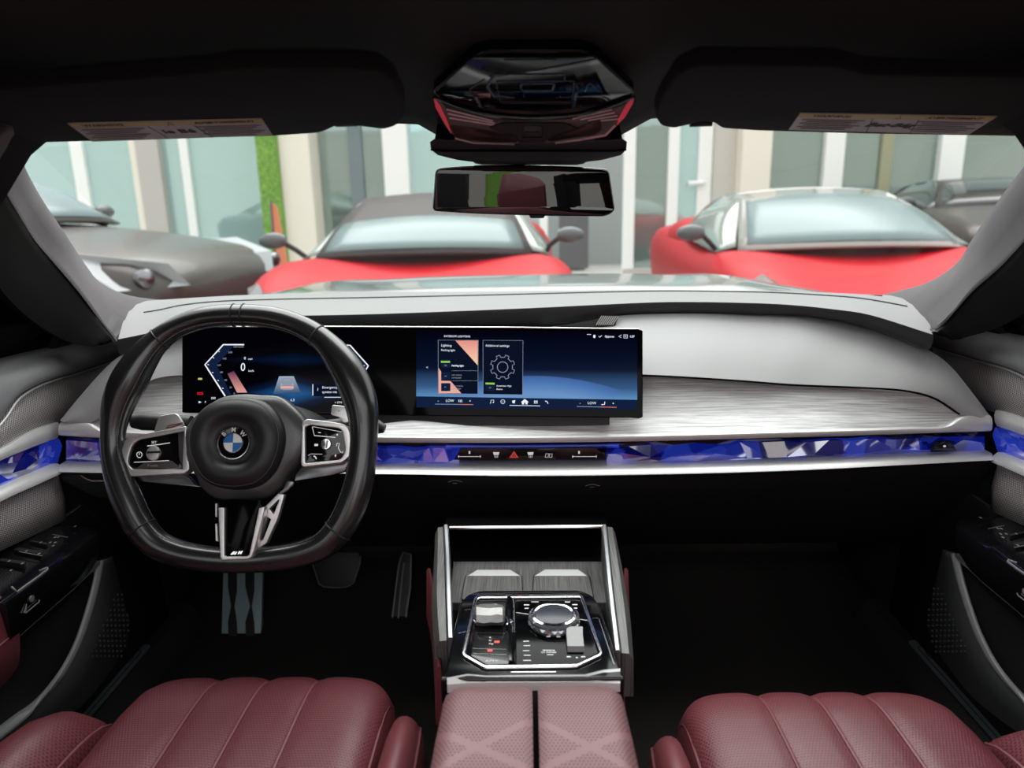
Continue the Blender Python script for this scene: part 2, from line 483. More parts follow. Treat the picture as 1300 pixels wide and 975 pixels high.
# seam line along the top pad
sl = [a.lerp(b, .58) + V((0, 0, .0118)) for a, b in zip(base, lip)]
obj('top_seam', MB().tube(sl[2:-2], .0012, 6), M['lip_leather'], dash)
# defroster slots at the foot of the windscreen
for a, b, ya in ((322, 480, 376.5), (640, 760, 372), (900, 1120, 373.5)):
    lo, hi = [], []
    for i in range(21):
        t = i / 20; x = a + (b - a) * t; w = 2.1 * math.sin(PI * min(max(t, .04), .96)) ** .5
        yc = interp(x, L_base) + 4.2 - (1.5 if a > 500 else 0)
        if a > 500: w *= .45
        yy = interp(x, Y_base) - .03
        lo.append(P(x, yc + w, Y=yy - .05) + V((0, 0, .0035))); hi.append(P(x, yc - w, Y=yy) + V((0, 0, .0035)))
    obj('defroster_slot', MB().grid([lo, hi, shift(hi, 0, -.012), shift(lo, 0, -.012)], cv=True), M['gap'], dash)

# passenger pad : convex leather face
def px_surface(top, bot, n, ya, yb, bulge, m=9, pw=1.0):
    """surface between two picture lines given point for point; ya / yb tables of distance along s in 0..1"""
    T = linpts(top, n); B = linpts(bot, n); rows = []
    T = catmull(top, n); B = catmull(bot, n)
    for k in range(m):
        t = k / (m - 1); row = []
        for i in range(n):
            s = i / (n - 1); q = T[i].lerp(B[i], t)
            y = interp(s, ya) * (1 - t ** pw) + interp(s, yb) * t ** pw - bulge * math.sin(PI * t)
            row.append(P(q.x, q.y, Y=y))
        rows.append(row)
    return rows
top = [(690, 416), (740, 409), (783, 401), (870, 398), (940, 399), (1040, 403), (1120, 421), (1178, 444), (1205, 463), (1238, 503), (1257, 528)]
bot = [(690, 477), (740, 477), (790, 477), (880, 480), (940, 484), (1020, 490), (1100, 494), (1152, 498), (1185, 506), (1222, 528), (1240, 531)]
rows = px_surface(top, bot, 60, [(0, 1.235), (.3, 1.232), (.5, 1.217), (.65, 1.188), (.75, 1.157), (.85, 1.117), (.92, 1.09), (1, 1.072)], [(0, 1.125), (.4, 1.122), (.6, 1.112), (.75, 1.095), (.88, 1.078), (1, 1.067)], .006)
rows = [shift(rows[0], .05, -.01)] + rows + [shift(rows[-1], .004, -.001), shift(rows[-1], .05, 0)]
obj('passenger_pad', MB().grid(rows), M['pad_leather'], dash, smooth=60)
top = [(76, 534), (100, 505), (134, 467), (154, 451), (192, 439), (240, 423), (300, 418)]
bot = [(82, 537), (97, 537), (117, 536), (148, 509), (180, 489), (204, 479), (300, 476)]
rows = px_surface(top, bot, 40, [(0, 1.06), (.4, 1.105), (.7, 1.16), (1, 1.21)], [(0, 1.056), (.3, 1.066), (.5, 1.09), (.7, 1.115), (1, 1.142)], .004)
rows = [shift(rows[0], .05, -.01)] + rows + [shift(rows[-1], .004, -.001), shift(rows[-1], .05, 0)]
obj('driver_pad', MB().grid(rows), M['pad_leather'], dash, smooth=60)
# small speaker / vent grille beside the display
vent_fr = Frame(P(765, 406, Y=1.215), (1, -.06, 0), (0, .35, 1))
g = MB()
for i in range(9):
    x0 = 757 + i * 2.6; x1 = x0 + 6.0
    g.line(vent_fr, vent_fr.uvs([(x0, 412.5), (x1 + 1, 401 + i * .05)]), .0013, 0, .0012)
vb = MB().plate(vent_fr, vent_fr.uvs([(705, 414), (735, 409), (786, 400), (781, 413), (760, 415), (720, 415.5)]), (), -.004, -.001)
ventp = obj('air_vent', vb, M['black_plastic'], dash, label='slim grille with diagonal slats beside the display')
each('slat', g, M['satin'], ventp)

# wood fascia : concave face ending in a bright ledge above the metal strip
L_seam = [(112, 536), (122, 530), (150, 508), (180, 489), (203, 479), (240, 475.5), (400, 474.5), (690, 476), (817, 477), (940, 484), (1005, 489), (1100, 493), (1152, 497), (1186, 506), (1221, 528), (1232, 533)]
L_chr = [(75, 537), (100, 537), (114, 537.5), (127, 545), (160, 547), (203, 549), (480, 553), (650, 553.5), (817, 551.5), (1000, 547), (1150, 543), (1200, 541), (1209, 536), (1222, 529.5), (1258, 528)]
Y_seam = [(112, 1.076), (150, 1.088), (203, 1.122), (300, 1.148), (400, 1.155), (690, 1.145), (940, 1.14), (1152, 1.095), (1232, 1.072)]
Y_chr = [(75, 1.06), (200, 1.066), (650, 1.072), (1000, 1.07), (1258, 1.068)]
xs = cols(114, 1230, 110)
xsb = cols(122, 1216, 110)
A = at_x(L_seam, xs); B = at_x(L_chr, xsb); rows = []
for t in (0, .15, .3, .45, .58, .68, .76, .83, .9, .96, 1):
    row = []
    for (ax, ay), (bx, by) in zip(A, B):
        x, y = ax + (bx - ax) * t, ay + (by - ay) * t
        ys, yc = interp(x, Y_seam), interp(x, Y_chr)
        k = t * .85 if t < .62 else .527 + (t - .62) / .38 * .473
        row.append(P(x, y, Y=ys + (yc - ys) * k))
    rows.append(row)
rows = [shift(rows[0], .03, .002)] + rows + [shift(rows[-1], .01, -.004)]
obj('wood_trim', MB().grid(rows), M['wood'], dash, smooth=60, label='silver grey open pore wood trim with horizontal grain')
# dark seam between pad and wood
obj('trim_seam', MB().tube([P(x, y - .4, Y=interp(x, Y_seam) - .024 + .020 * max(0, (x - 1090) / 134)) for x, y in at_x(L_seam, cols(800, 1218, 60))], .0016, 6), M['gap'], dash)

# upper metal strip
def strip(name, Lt, Lb, ytab, depth, mat, xa, xb, n=90, crown=.004, tilt=0):
    xs = cols(xa, xb, n); t = pxline(Lt, xs, ytab); b = pxline(Lb, xs, [(x_, y_ - tilt) for x_, y_ in ytab])
    rows = [shift(t, depth), shift(t, .001), [p.lerp(q, .15) + V((0, -crown * .7, 0)) for p, q in zip(t, b)], [p.lerp(q, .5) + V((0, -crown, 0)) for p, q in zip(t, b)], [p.lerp(q, .85) + V((0, -crown * .7, 0)) for p, q in zip(t, b)], shift(b, .001), shift(b, depth)]
    loops = [[r[i] for r in rows] for i in range(n)]
    return obj(name, MB().loft(loops), mat, dash, smooth=40)
L5 = [(75, 553), (127, 556), (300, 560), (480, 562), (650, 562.5), (817, 560.5), (1000, 555.5), (1150, 551), (1260, 547.5)]
strip('upper_metal_strip', L_chr, L5, [(x, y - .003) for x, y in Y_chr], .03, M['strip_metal'], 76, 1258)
L6 = [(75, 588), (127, 589.5), (480, 591), (650, 592.5), (817, 590.5), (1000, 585.5), (1258, 574)]
L6b = [(75, 589.5), (127, 591), (480, 592.5), (650, 594), (817, 592), (1000, 587), (1259, 575.5)]
L7 = [(75, 600), (127, 601), (480, 602.5), (650, 605), (817, 603.5), (1000, 598.5), (1259, 585)]
Y_blue = [(x, y + .012) for x, y in Y_chr]
strip('lower_metal_strip', L6b, L7, [(x, y - .006) for x, y in Y_chr], .04, M['strip_metal'], 76, 1259, crown=.003, tilt=.013)
# black bed behind the crystal and the crystal band itself, cut into facets
xs = cols(77, 1258, 60); t0 = pxline(L5, xs, Y_blue); b0 = pxline(L6b, xs, Y_blue)
obj('crystal_bed', MB().grid([shift(t0, -.002), shift(t0, .016), shift(b0, .016), shift(b0, -.004)]), M['piano'], dash)
def facets(lt, lb, ytab, xa, xb, n, amp, rnd):
    """crystal cut into irregular triangular facets"""
    top, mid, bo = [], [], []
    for i in range(n + 1):
        x = xa + (xb - xa) * i / n
        pale = interp(x, TILT) < .0045; amp_ = .0022 if pale else amp
        jx = (rnd.random() - .5) * (xb - xa) / n * .8 if 0 < i < n else 0
        yt, yb = interp(x, lt), interp(x, lb); Y = interp(x, ytab)
        top.append(P(x, yt + 4 + rnd.random() * 3, Y=Y + interp(x, TILT) + rnd.random() * amp_ * .8))
        mid.append(P(x + jx, yt + (yb - yt) * ((.62 + .25 * rnd.random()) if pale else (.35 + .4 * rnd.random())), Y=Y - rnd.random() * amp_))
        bo.append(P(x + jx * .5, yb - 2 - rnd.random() * 3, Y=Y - .006 + rnd.random() * amp * .9))
    mb = MB(); m = n + 1; vs = top + mid + bo + [p + V((0, .012, 0)) for p in top] + [p + V((0, .012, 0)) for p in bo]; fs = []
    for i in range(n):
        for r in (0, 1):
            a, b, c, d = r * m + i, r * m + i + 1, (r + 1) * m + i + 1, (r + 1) * m + i
            fs += [(a, b, d), (b, c, d)] if rnd.random() < .5 else [(a, b, c), (a, c, d)]
        fs += [(i, 3 * m + i, 3 * m + i + 1, i + 1), (2 * m + i, 2 * m + i + 1, 4 * m + i + 1, 4 * m + i), (3 * m + i, 4 * m + i, 4 * m + i + 1, 3 * m + i + 1)]
    fs += [(0, m, 2 * m, 4 * m, 3 * m), (m - 1, 4 * m - 1, 5 * m - 1, 3 * m - 1, 2 * m - 1)]
    return mb.add(vs, fs)
TILT = [(80, .003), (120, .003), (480, .003), (505, .004), (510, .010), (540, .010), (545, .004), (575, .003), (580, .010), (795, .010), (800, .004), (850, .004), (856, .011), (925, .011), (930, .004), (1182, .0035), (1186, .010), (1260, .010)]
rc = random.Random(11)
obj('crystal_strip', facets(L5, L6, Y_blue, 84, 583, 26, .009, rc), M['crystal'], dash, smooth=0, label='backlit blue crystal strip left of the button panel')
obj('crystal_strip', facets(L5, L6, Y_blue, 770, 1250, 17, .009, rc), M['crystal'], dash, smooth=0, label='backlit blue crystal strip right of the button panel')
# lit cap of crystal above the button panel
obj('crystal_strip', MB().loft([[P(x, interp(x, L5) + 2, Y=interp(x, Y_blue)), P(x, interp(x, L5) + 5.5, Y=interp(x, Y_blue) - .004), P(x, interp(x, L5) + 8, Y=interp(x, Y_blue) + .004), P(x, interp(x, L5) + 6, Y=interp(x, Y_blue) + .012)] for x in cols(566, 786, 40)]), M['crystal'], dash, smooth=0)
# touch button panel in the strip
bfr = Frame(P(676, 577, Y=1.078), (1, 0, 0), (0, .12, 1))
bp = obj('button_panel', MB().plate(bfr, bfr.uvs([(576, 584), (585, 569.5), (757, 568.5), (771, 583)]), (), -.006, 0, .0006), M['piano'], dash)
g = MB()
for x0, x1, sx in ((582, 610, 596), (727, 757, 735)):
    y0 = 579.5
    g.line(bfr, bfr.uvs([(x0, y0), (x1, y0)]), .0009); g.line(bfr, bfr.uvs([(x0, y0 - 1.6), (x0, y0 + 1.6)]), .0009); g.line(bfr, bfr.uvs([(x1, y0 - 1.6), (x1, y0 + 1.6)]), .0009)
    g.plate(bfr, rect(*bfr.uv(sx - 1, 576), *bfr.uv(sx + 1, 572.5)), (), .0003, .0006)
for x in (630, 673.5):
    g.plate(bfr, bfr.uvs([(x - 4, 574), (x + 4, 574), (x + 3, 577.5), (x - 3, 577.5)]), (), .0003, .0006)
    for k in (-2, 0, 2): g.line(bfr, bfr.uvs([(x + k, 578.2), (x + k * .8, 581)]), .0008)
for k in (0, 1): g.line(bfr, bfr.uvs([(692 + 5 * k, 580.5), (693 + 5 * k, 576), (697 + 4 * k, 576), (695.5 + 5 * k, 580.5)]), .0008, closed=True)
per_call('icon', g, M['white_print'], bp)
hz = MB().plate(bfr, bfr.uvs([(646.5, 581), (658.5, 581), (652.5, 572.5)]), [bfr.uvs([(650, 579.3), (655, 579.3), (652.5, 575.6)])], .0003, .0006)
hz.plate(bfr, bfr.uvs([(651, 578.8), (654, 578.8), (652.5, 576.6)]), (), .0003, .0006)
obj('hazard_button', hz, M['red_print'], bp, label='red triangle hazard button')
# glovebox release in the right end of the crystal
gfr = Frame(P(1200, 567, Y=1.066), (1, 0, 0), (0, .2, 1))
gb = obj('glovebox_button', MB().plate(gfr, gfr.uvs([(1183, 574), (1189, 561), (1208, 560), (1215, 572)]), (), -.006, 0, .0008), M['piano'], dash)
per_call('icon', MB().plate(gfr, circle(*gfr.uv(1199, 566.5), .0022, 16, .0016), (), .0002, .0005), M['white_print'], gb)
# lower dash : curves away below the strip down to the footwell
xs = cols(76, 1259, 50); b7 = pxline(L7, xs, Y_chr)
rows = [shift(b7, .03, .01), shift(b7, -.002, -.001), shift(b7, .006, -.02), shift(b7, .03, -.055)]
wid = [CX + (-.77 + 1.54 * i / 49) for i in range(50)]
for y, z in ((1.16, .64), (1.28, .53), (1.44, .455), (1.52, .45), (1.52, .75)): rows.append([V((x, y, z)) for x in wid])
obj('lower_panel', MB().grid(rows), M['black_plastic'], dash, smooth=60)
mk = MB()
for x, y in ((578, 611), (752, 616)):
    mfr = Frame(P(x, y, Y=1.066), (1, 0, 0), (0, -.3, 1))
    mk.line(mfr, mfr.uvs([(x - 9, y), (x - 3, y - 2), (x + 3, y - 2), (x + 9, y)]), .0009, .002)
    mk.line(mfr, mfr.uvs([(x - 3, y + 1.5), (x + 3, y + 1.5)]), .0009, .002)
each('touch_marking', mk, M['grey_print'], dash)
# headlight switch panel left of the column, bright pull handle under the strip
hfr = Frame(P(115, 606, Y=1.06), (1, 0, 0), (0, -.25, 1))
obj('pull_handle', MB().tube([hfr.pt(*q, .003) for q in hfr.uvs([(104, 602), (110, 606), (118, 609), (150, 609)])], .0013, 6), M['chrome'], dash)
obj('switch_cover', MB().plate(hfr, hfr.uvs([(78, 603), (102, 603), (110, 609), (150, 611), (150, 635), (120, 632), (95, 618), (80, 612)]), (), -.01, 0, .002), M['dark_plastic'], dash)

# ================================================================== CURVED DISPLAY
A_tl, A_bl = P(231, 415, Y=1.112), P(231, 523, Y=1.062)
jt = P(525, 415, Y=1.148)
frA = Frame(A_tl, jt - A_tl, A_tl - A_bl)                      # driver's half
frB = Frame(jt, P(816, 418, Y=1.118) - jt, frA.v)             # middle half, turned to the driver
disp = thing('curved_display', 'long curved black screen with driver instruments and centre touchscreen', 'car display', P(525, 530, Y=1.11))
# black glass housing made of one bent slab
sil = []
for px, top_, bot_, fr in ((231, 415, 523.5, frA), (236, 414.8, 524, frA), (420, 415, 526, frA), (522, 415.5, 527.5, frA), (530, 415.5, 527.5, frB), (640, 416, 528.5, frB), (800, 418, 530, frB), (811, 418, 531, frB), (816, 419.5, 529.5, frB)):
    a, b = fr.uv(px, top_); c, d = fr.uv(px, bot_)
    sil.append([fr.pt(a, b, .0), fr.pt(c, d, .0), fr.pt(c, d, -.012), fr.pt(a, b, -.012)])
obj('housing', MB().loft(sil), M['display'], disp, smooth=20, bevel=.0012)
# bright top edge
te = [s[0] + V((0, -.0008, .0006)) for s in sil]
obj('top_edge', MB().tube(te[:-1], .0011, 6), M['chrome'], disp)
# foot below the screen
obj('foot', MB().loft([[fr.pt(*fr.uv(x, 526), -.004), fr.pt(*fr.uv(x, y2), -.006), fr.pt(*fr.uv(x, y2), -.04), fr.pt(*fr.uv(x, 526), -.04)] for x, y2, fr in ((330, 535, frA), (400, 538, frA), (522, 540, frA), (540, 540, frB), (700, 540, frB), (774, 538, frB))]), M['black_plastic'], disp)

def screen_mat(name, kind):
    t = NT(name); tc = t.n.new('ShaderNodeTexCoord'); s = t.new('ShaderNodeSeparateXYZ', Vector=tc.outputs['UV']); u, v = s.outputs[0], s.outputs[1]
    if kind == 'touch':
        # night sky over a glowing blue horizon that curves down to the right
        dome = t.math('SUBTRACT', .33, t.math('MULTIPLY', t.math('POWER', t.math('ABSOLUTE', t.math('SUBTRACT', u, .55)), 2.0), 1.35))
        k = t.math('SUBTRACT', dome, v)
        c1 = t.ramp(t.math('MULTIPLY_ADD', k, 2.2, .42, clamp=True), [(0, (.0008, .001, .004)), (.28, (.002, .005, .022)), (.40, (.008, .028, .10)), (.44, (.05, .12, .34)), (.62, (.06, .17, .42)), (1, (.14, .28, .55))])
        c2 = t.ramp(v, [(0, (.10, .26, .50)), (.16, (.03, .09, .22)), (.42, (.002, .006, .025)), (1, (.001, .001, .004))])
        mx = t.new('ShaderNodeMix', _data_type='RGBA', _blend_type='LIGHTEN'); t.set(mx, 'i0', 1.0); t.set(mx, 'i6', c1); t.set(mx, 'i7', c2); col = mx.outputs[2]
    else:
        # black with a blue glow low in the middle
        dx = t.math('SUBTRACT', u, .57); dy = t.math('SUBTRACT', v, .22)
        g = t.math('SUBTRACT', 1.0, t.math('ADD', t.math('MULTIPLY', t.math('ABSOLUTE', dx), 2.6), t.math('MULTIPLY', t.math('ABSOLUTE', dy), 4.2)), clamp=True)
        dy2 = t.math('SUBTRACT', v, .62)
        g2 = t.math('MULTIPLY', t.math('SUBTRACT', 1.0, t.math('ADD', t.math('MULTIPLY', t.math('ABSOLUTE', dx), 2.2), t.math('MULTIPLY', t.math('ABSOLUTE', dy2), 9.0)), clamp=True), .35)
        col = t.ramp(t.math('MAXIMUM', g, g2), [(0, (.0006, .0007, .002)), (.35, (.002, .008, .03)), (1, (.01, .10, .30))])
    e = t.new('ShaderNodeEmission', Color=col, Strength=1.0); gl = t.new('ShaderNodeBsdfGlossy', Color=(1, 1, 1, 1), Roughness=.12)
    fz = t.new('ShaderNodeFresnel', IOR=1.2)
    mx = t.new('ShaderNodeMixShader', Fac=t.math('MULTIPLY', fz.outputs[0], .5), i1=e, i2=gl); t.t.links.new(mx.outputs[0], t.out.inputs[0]); return t.m
def screen(name, fr, quad, mat, c=.0003):
    vs = [fr.pt(*fr.uv(x, y), c) for x, y in quad]
    o = obj(name, MB().add(vs + [p - fr.n * .0003 for p in vs], [(0, 1, 2, 3), (4, 7, 6, 5), (0, 4, 5, 1), (1, 5, 6, 2), (2, 6, 7, 3), (3, 7, 4, 0)]), mat, disp, smooth=0)
    me = o.data; uvl = me.uv_layers.new(name='UVMap')
    ref = {0: (0, 0), 1: (1, 0), 2: (1, 1), 3: (0, 1)}
    base = [q - ORG[disp.name] for q in vs]
    for lp in me.loops:
        co = me.vertices[lp.vertex_index].co
        k = min(range(4), key=lambda i: (co - base[i]).length); uvl.data[lp.index].uv = ref[k]
    return o
UIW = emission('ui_white', (.85, .9, 1), 1.0); UIG = emission('ui_grey', (.28, .33, .42), .9); UIDIM = emission('ui_dim', (.10, .13, .2), .9)
UIRED = emission('ui_red', (.7, .02, .02), .8); UIGRN = emission('ui_green', (.35, .75, .12), .8); UIORG = emission('ui_orange', (.9, .25, .12), .8)
UIDK = emission('ui_card_navy', (.003, .006, .018), 1.0); UINAVY = emission('ui_navy', (.006, .014, .045), 1.0); UIYEL = emission('ui_yellow', (.75, .7, .2), .8)
def grad_uv(name, c0, c1, frm, scale):
    t = NT(name); tc = t.n.new('ShaderNodeTexCoord'); s = t.new('ShaderNodeSeparateXYZ', Vector=tc.outputs['Generated'])
    col = t.ramp(s.outputs[2], [(0, c0), (1, c1)]); e = t.new('ShaderNodeEmission', Color=col, Strength=scale); t.t.links.new(e.outputs[0], t.out.inputs[0]); return t.m
UIPINK = grad_uv('ui_pink', (.75, .34, .28), (.10, .02, .10), None, 1.0)
UISUN = grad_uv('ui_sunset', (.95, .62, .42), (.75, .28, .25), None, 1.0); UISUN2 = emission('ui_salmon', (.80, .40, .33), 1.0)
UICONE = grad_uv('ui_cone', (.015, .06, .16), (.35, .42, .5), None, 1.0)

ins = screen('instrument_screen', frA, [(238, 521), (470, 524), (470, 418.5), (238, 418.5)], screen_mat('instrument_picture', 'cluster'))
I = lambda pts: frA.uvs(crop(220, 400, 5, pts))
Ic = lambda x, y: frA.uv(220 + x / 5, 400 + y / 5)
m = MB()
m.line(frA, I([(450, 188), (318, 188), (202, 315), (330, 515)]), .0022); m.line(frA, I([(1080, 192), (1122, 192), (1238, 322), (1150, 470)]), .0022)
for q in ((290, 232), (255, 272), (222, 315), (250, 365), (285, 415), (315, 465), (1160, 258), (1212, 320)): m.line(frA, I([(q[0] - 4, q[1] - 2), (q[0] + 5, q[1] + 2)]), .001)
each('dial_line', m, UIW, ins)
m = MB().plate(frA, I([(322, 195), (385, 195), (275, 318), (370, 510), (335, 510), (212, 316)]), (), .0003, .0004); m.plate(frA, I([(1085, 195), (1118, 195), (1232, 320), (1150, 455)]), (), .0003, .0004)
each('dial_band', m, UINAVY, ins)
m = MB()
for s, x, y in (('250 km/h', 415, 202), ('200', 362, 237), ('160', 325, 277), ('120', 290, 319), ('80', 306, 364), ('40', 333, 413), ('20', 365, 460), ('0', 388, 500)): m.text(frA, s, *Ic(x, y), .0042, .0006, 'CENTER')
per_call('dial_number', m, UIG, ins)
obj('power_bar', MB().plate(frA, I([(345, 372), (385, 355), (470, 492), (405, 492)]), (), .0004, .0006), UIPINK, ins)
m = MB(); m.text(frA, '0', *Ic(443, 333), .0185, .0007, 'CENTER', sx=.85); m.text(frA, 'km/h', *Ic(495, 355), .0044, .0007, 'CENTER'); m.text(frA, '0', *Ic(455, 275), .0062, .0007, 'CENTER'); m.text(frA, 'mph', *Ic(490, 279), .0040, .0007, 'CENTER')
per_call('speed_readout', m, UIW, ins)
obj('lane_cone', MB().plate(frA, I([(672, 388), (765, 388), (812, 500), (635, 500)]), (), .0004, .0005), UICONE, ins)
m = MB(); m.plate(frA, rpoly(I([(680, 470), (678, 430), (695, 400), (750, 400), (768, 430), (766, 470), (748, 476), (698, 476)]), .0012), [I([(694, 426), (702, 406), (743, 406), (752, 426)])], .0006, .0009)
obj('car_picture', m, UIG, ins)
m = MB().plate(frA, I([(682, 452), (764, 452), (764, 466), (682, 466)]), (), .001, .0012); m.plate(frA, circle(*Ic(688, 441), .0009, 10), (), .001, .0012); m.plate(frA, circle(*Ic(758, 441), .0009, 10), (), .001, .0012)
each('car_picture_light', m, UISUN2, ins)
obj('message_box', MB().plate(frA, I([(890, 440), (1100, 440), (1100, 515), (890, 515)]), (), .0003, .0005), UIDK, ins)
m = MB(); m.line(frA, I([(886, 440), (886, 510)]), .0012); m.text(frA, 'i', *Ic(918, 472), .0075, .0007, 'CENTER'); m.text(frA, 'Emergency', *Ic(945, 460), .0055, .0007); m.text(frA, 'system ma', *Ic(945, 489), .0055, .0007)
m.line(frA, I([(960, 522), (1085, 522)]), .0009, .0007); m.text(frA, '+ 29.0 °C', *Ic(1060, 555), .0045, .0007, 'CENTER'); m.text(frA, '6.3', *Ic(757, 540), .0055, .0007, 'CENTER'); m.text(frA, '250', *Ic(255, 528), .0048, .0007, 'CENTER'); m.plate(frA, I([(162, 545), (180, 553), (162, 560)]), (), .0004, .0007); m.text(frA, 'F', *Ic(205, 553), .0044, .0007, 'CENTER')
per_call('readout', m, UIW, ins)
m = MB().plate(frA, rpoly(I([(158, 399), (184, 399), (184, 411), (158, 411)]), .0008), (), .0004, .0007); obj('light_lamp', m, UIYEL, ins)
m = MB().plate(frA, rpoly(I([(152, 490), (190, 490), (190, 506), (152, 506)]), .0014), [rpoly(I([(157, 494), (185, 494), (185, 502), (157, 502)]), .0008)], .0004, .0007); m.text(frA, 'PARK', *Ic(171, 498), .0022, .0006, 'CENTER'); obj('brake_lamp', m, UIRED, ins)

tch = screen('touchscreen', frB, [(528.5, 503.5), (809, 507.5), (809, 421), (528.5, 419.5)], screen_mat('touchscreen_picture', 'touch'))
T = lambda pts: frB.uvs(crop(520, 405, 4.333, pts))
Tc = lambda x, y: frB.uv(520 + x / 4.333, 405 + y / 4.333)
obj('menu_bar', MB().plate(frB, T([(38, 425), (1250, 445), (1250, 500), (38, 486)]), (), .0003, .0004), UINAVY, tch)
m = MB(); m.text(frB, 'EXTERIOR LIGHTING', *Tc(262, 96), .0046, .0007, 'CENTER'); m.text(frB, 'Lighting', *Tc(174, 146), .0056, .0012); m.text(frB, 'Parking light', *Tc(174, 172), .0047, .0012)
m.text(frB, 'Parking light', *Tc(232, 257), .0040, .0012, bold=.0001); m.text(frB, 'Additional settings', *Tc(418, 147), .0052, .0012)
m.text(frB, 'Automatic High', *Tc(478, 368), .0038, .0012); m.text(frB, 'Beams', *Tc(478, 386), .0038, .0012)
m.text(frB, '<', *Tc(97, 267), .0060, .0007, 'CENTER'); m.text(frB, 'LOW', *Tc(222, 450), .0058, .0007, 'CENTER'); m.text(frB, '-', *Tc(158, 450), .0060, .0007, 'CENTER'); m.text(frB, '+', *Tc(333, 452), .0060, .0007, 'CENTER')
m.text(frB, 'LOW', *Tc(1003, 463), .0058, .0007, 'CENTER'); m.text(frB, '-', *Tc(938, 462), .0060, .0007, 'CENTER'); m.text(frB, '+', *Tc(1120, 466), .0060, .0007, 'CENTER')
m.text(frB, 'Sipjuren', *Tc(1100, 97), .0045, .0007, 'CENTER', bold=.0001); m.text(frB, '1:27', *Tc(1224, 97), .0046, .0007, 'CENTER', bold=.0001)
m.line(frB, T([(975, 85), (998, 85)]), .0008); m.plate(frB, rect(*Tc(1011, 104), *Tc(1022, 88)), (), .0004, .0007); m.line(frB, T([(1040, 94), (1046, 101), (1058, 90)]), .0009); m.line(frB, T([(1165, 88), (1150, 96), (1165, 103)]), .0008); m.line(frB, T([(1178, 87), (1198, 87), (1198, 105), (1178, 105)]), .0008, closed=True); m.line(frB, T([(1183, 96), (1193, 96)]), .0008)
# symbols in the bottom bar
m.plate(frB, T([(618, 470), (618, 458), (612, 458), (634, 440), (656, 458), (649, 458), (649, 470), (638, 470), (638, 460), (630, 460), (630, 470)]), (), .0004, .0007)
m.line(frB, T([(447, 462), (447, 446), (463, 446), (463, 460)]), .0007); m.plate(frB, circle(*Tc(445, 462), .0008, 10), (), .0004, .0007); m.plate(frB, circle(*Tc(460, 460), .0008, 10), (), .0004, .0007)
m.line(frB, frB.uvs(crop(520, 405, 4.333, circle(513, 455, 11, 20))), .0007, closed=True); m.plate(frB, circle(*Tc(513, 455), .0007, 8), (), .0004, .0007)
m.plate(frB, T([(564, 450), (582, 446), (578, 464), (566, 462)]), (), .0004, .0007)
for i in (0, 1, 2):
    for j in (0, 1): m.plate(frB, rect(*Tc(685 + i * 7, 464 - j * 9), *Tc(690 + i * 7, 458 - j * 9)), (), .0004, .0007)
m.line(frB, T([(745, 452), (755, 453), (762, 466)]), .0012); m.line(frB, T([(550, 475), (718, 478)]), .0008)
for k in (0, 1, 2): m.line(frB, T([(270 + 8 * k, 444), (272 + 8 * k, 458)]), .0009)
m.line(frB, T([(1055, 471), (1072, 470), (1074, 455)]), .0012)
per_call('menu_item', m, UIW, tch)
m = MB(); m.line(frB, T([(140, 468), (280, 470)]), .0009); m.line(frB, T([(920, 481), (1050, 484)]), .0009); each('temperature_line', m, UIG, tch)
m = MB(); m.line(frB, T([(280, 470), (350, 471)]), .0010, .0005); m.line(frB, T([(1050, 484), (1138, 486)]), .0010, .0005); each('warm_line', m, UIORG, tch)
def card(quad, name):
    c = obj(name, MB().plate(frB, T(quad), (), .0005, .0007), UIDK, tch)
    return c
lc = card([(158, 116), (378, 117), (376, 413), (158, 411)], 'lighting_card')
rcard = card([(404, 117), (624, 119), (622, 417), (405, 414)], 'settings_card')
m = MB(); 
for q in ([(158, 116), (378, 117), (376, 413), (158, 411)], [(404, 117), (624, 119), (622, 417), (405, 414)]): m.line(frB, T(q), .0007, .0008, closed=True)
for y in (285, 340): m.line(frB, T([(232, y), (372, y)]), .0004, .0008)
per_call('card_frame', m, UIG, tch)
obj('sunset_corner', MB().plate(frB, T([(252, 119), (376, 119), (375, 255)]), (), .0007, .0009), UISUN, tch)
obj('salmon_corner', MB().plate(frB, T([(160, 268), (174, 290), (174, 340), (225, 341), (285, 409), (160, 409)]), (), .0007, .0009), UISUN2, tch)
m = MB()
for y in (245, 315, 375): m.plate(frB, rpoly(T([(174, y - 22), (225, y - 22), (225, y + 22), (174, y + 22)]), .0008), (), .0009, .001)
m.plate(frB, rpoly(T([(418, 352), (468, 353), (468, 398), (418, 397)]), .0008), (), .0009, .001)
each('switch_tile', m, UINAVY, tch)
m = MB(); m.plate(frB, T([(173, 231), (223, 231), (223, 241), (173, 241)]), (), .0011, .0013); m.plate(frB, T([(418, 350), (468, 351), (468, 361), (418, 360)]), (), .0011, .0013)
each('active_mark', m, UIGRN, tch)
m = MB()
for s, x, y in (('Left roadside', 232, 308), ('parking light', 232, 323), ('Right roadside', 232, 368), ('parking light', 232, 383)): m.text(frB, s, *Tc(x, y), .0032, .0012)
gr = []
cx, cy = 512, 265
for k in range(8):
    a0 = 2 * PI * k / 8 + PI / 8
    for da, r in ((-.30, 54), (-.20, 54), (-.15, 68), (.15, 68), (.20, 54), (.30, 54)): gr.append((cx + r * math.cos(a0 + da), cy + r * math.sin(a0 + da)))
m.line(frB, frB.uvs(crop(520, 405, 4.333, gr)), .0011, .0009, closed=True); m.line(frB, frB.uvs(crop(520, 405, 4.333, circle(cx, cy, 29, 32))), .0011, .0009, closed=True)
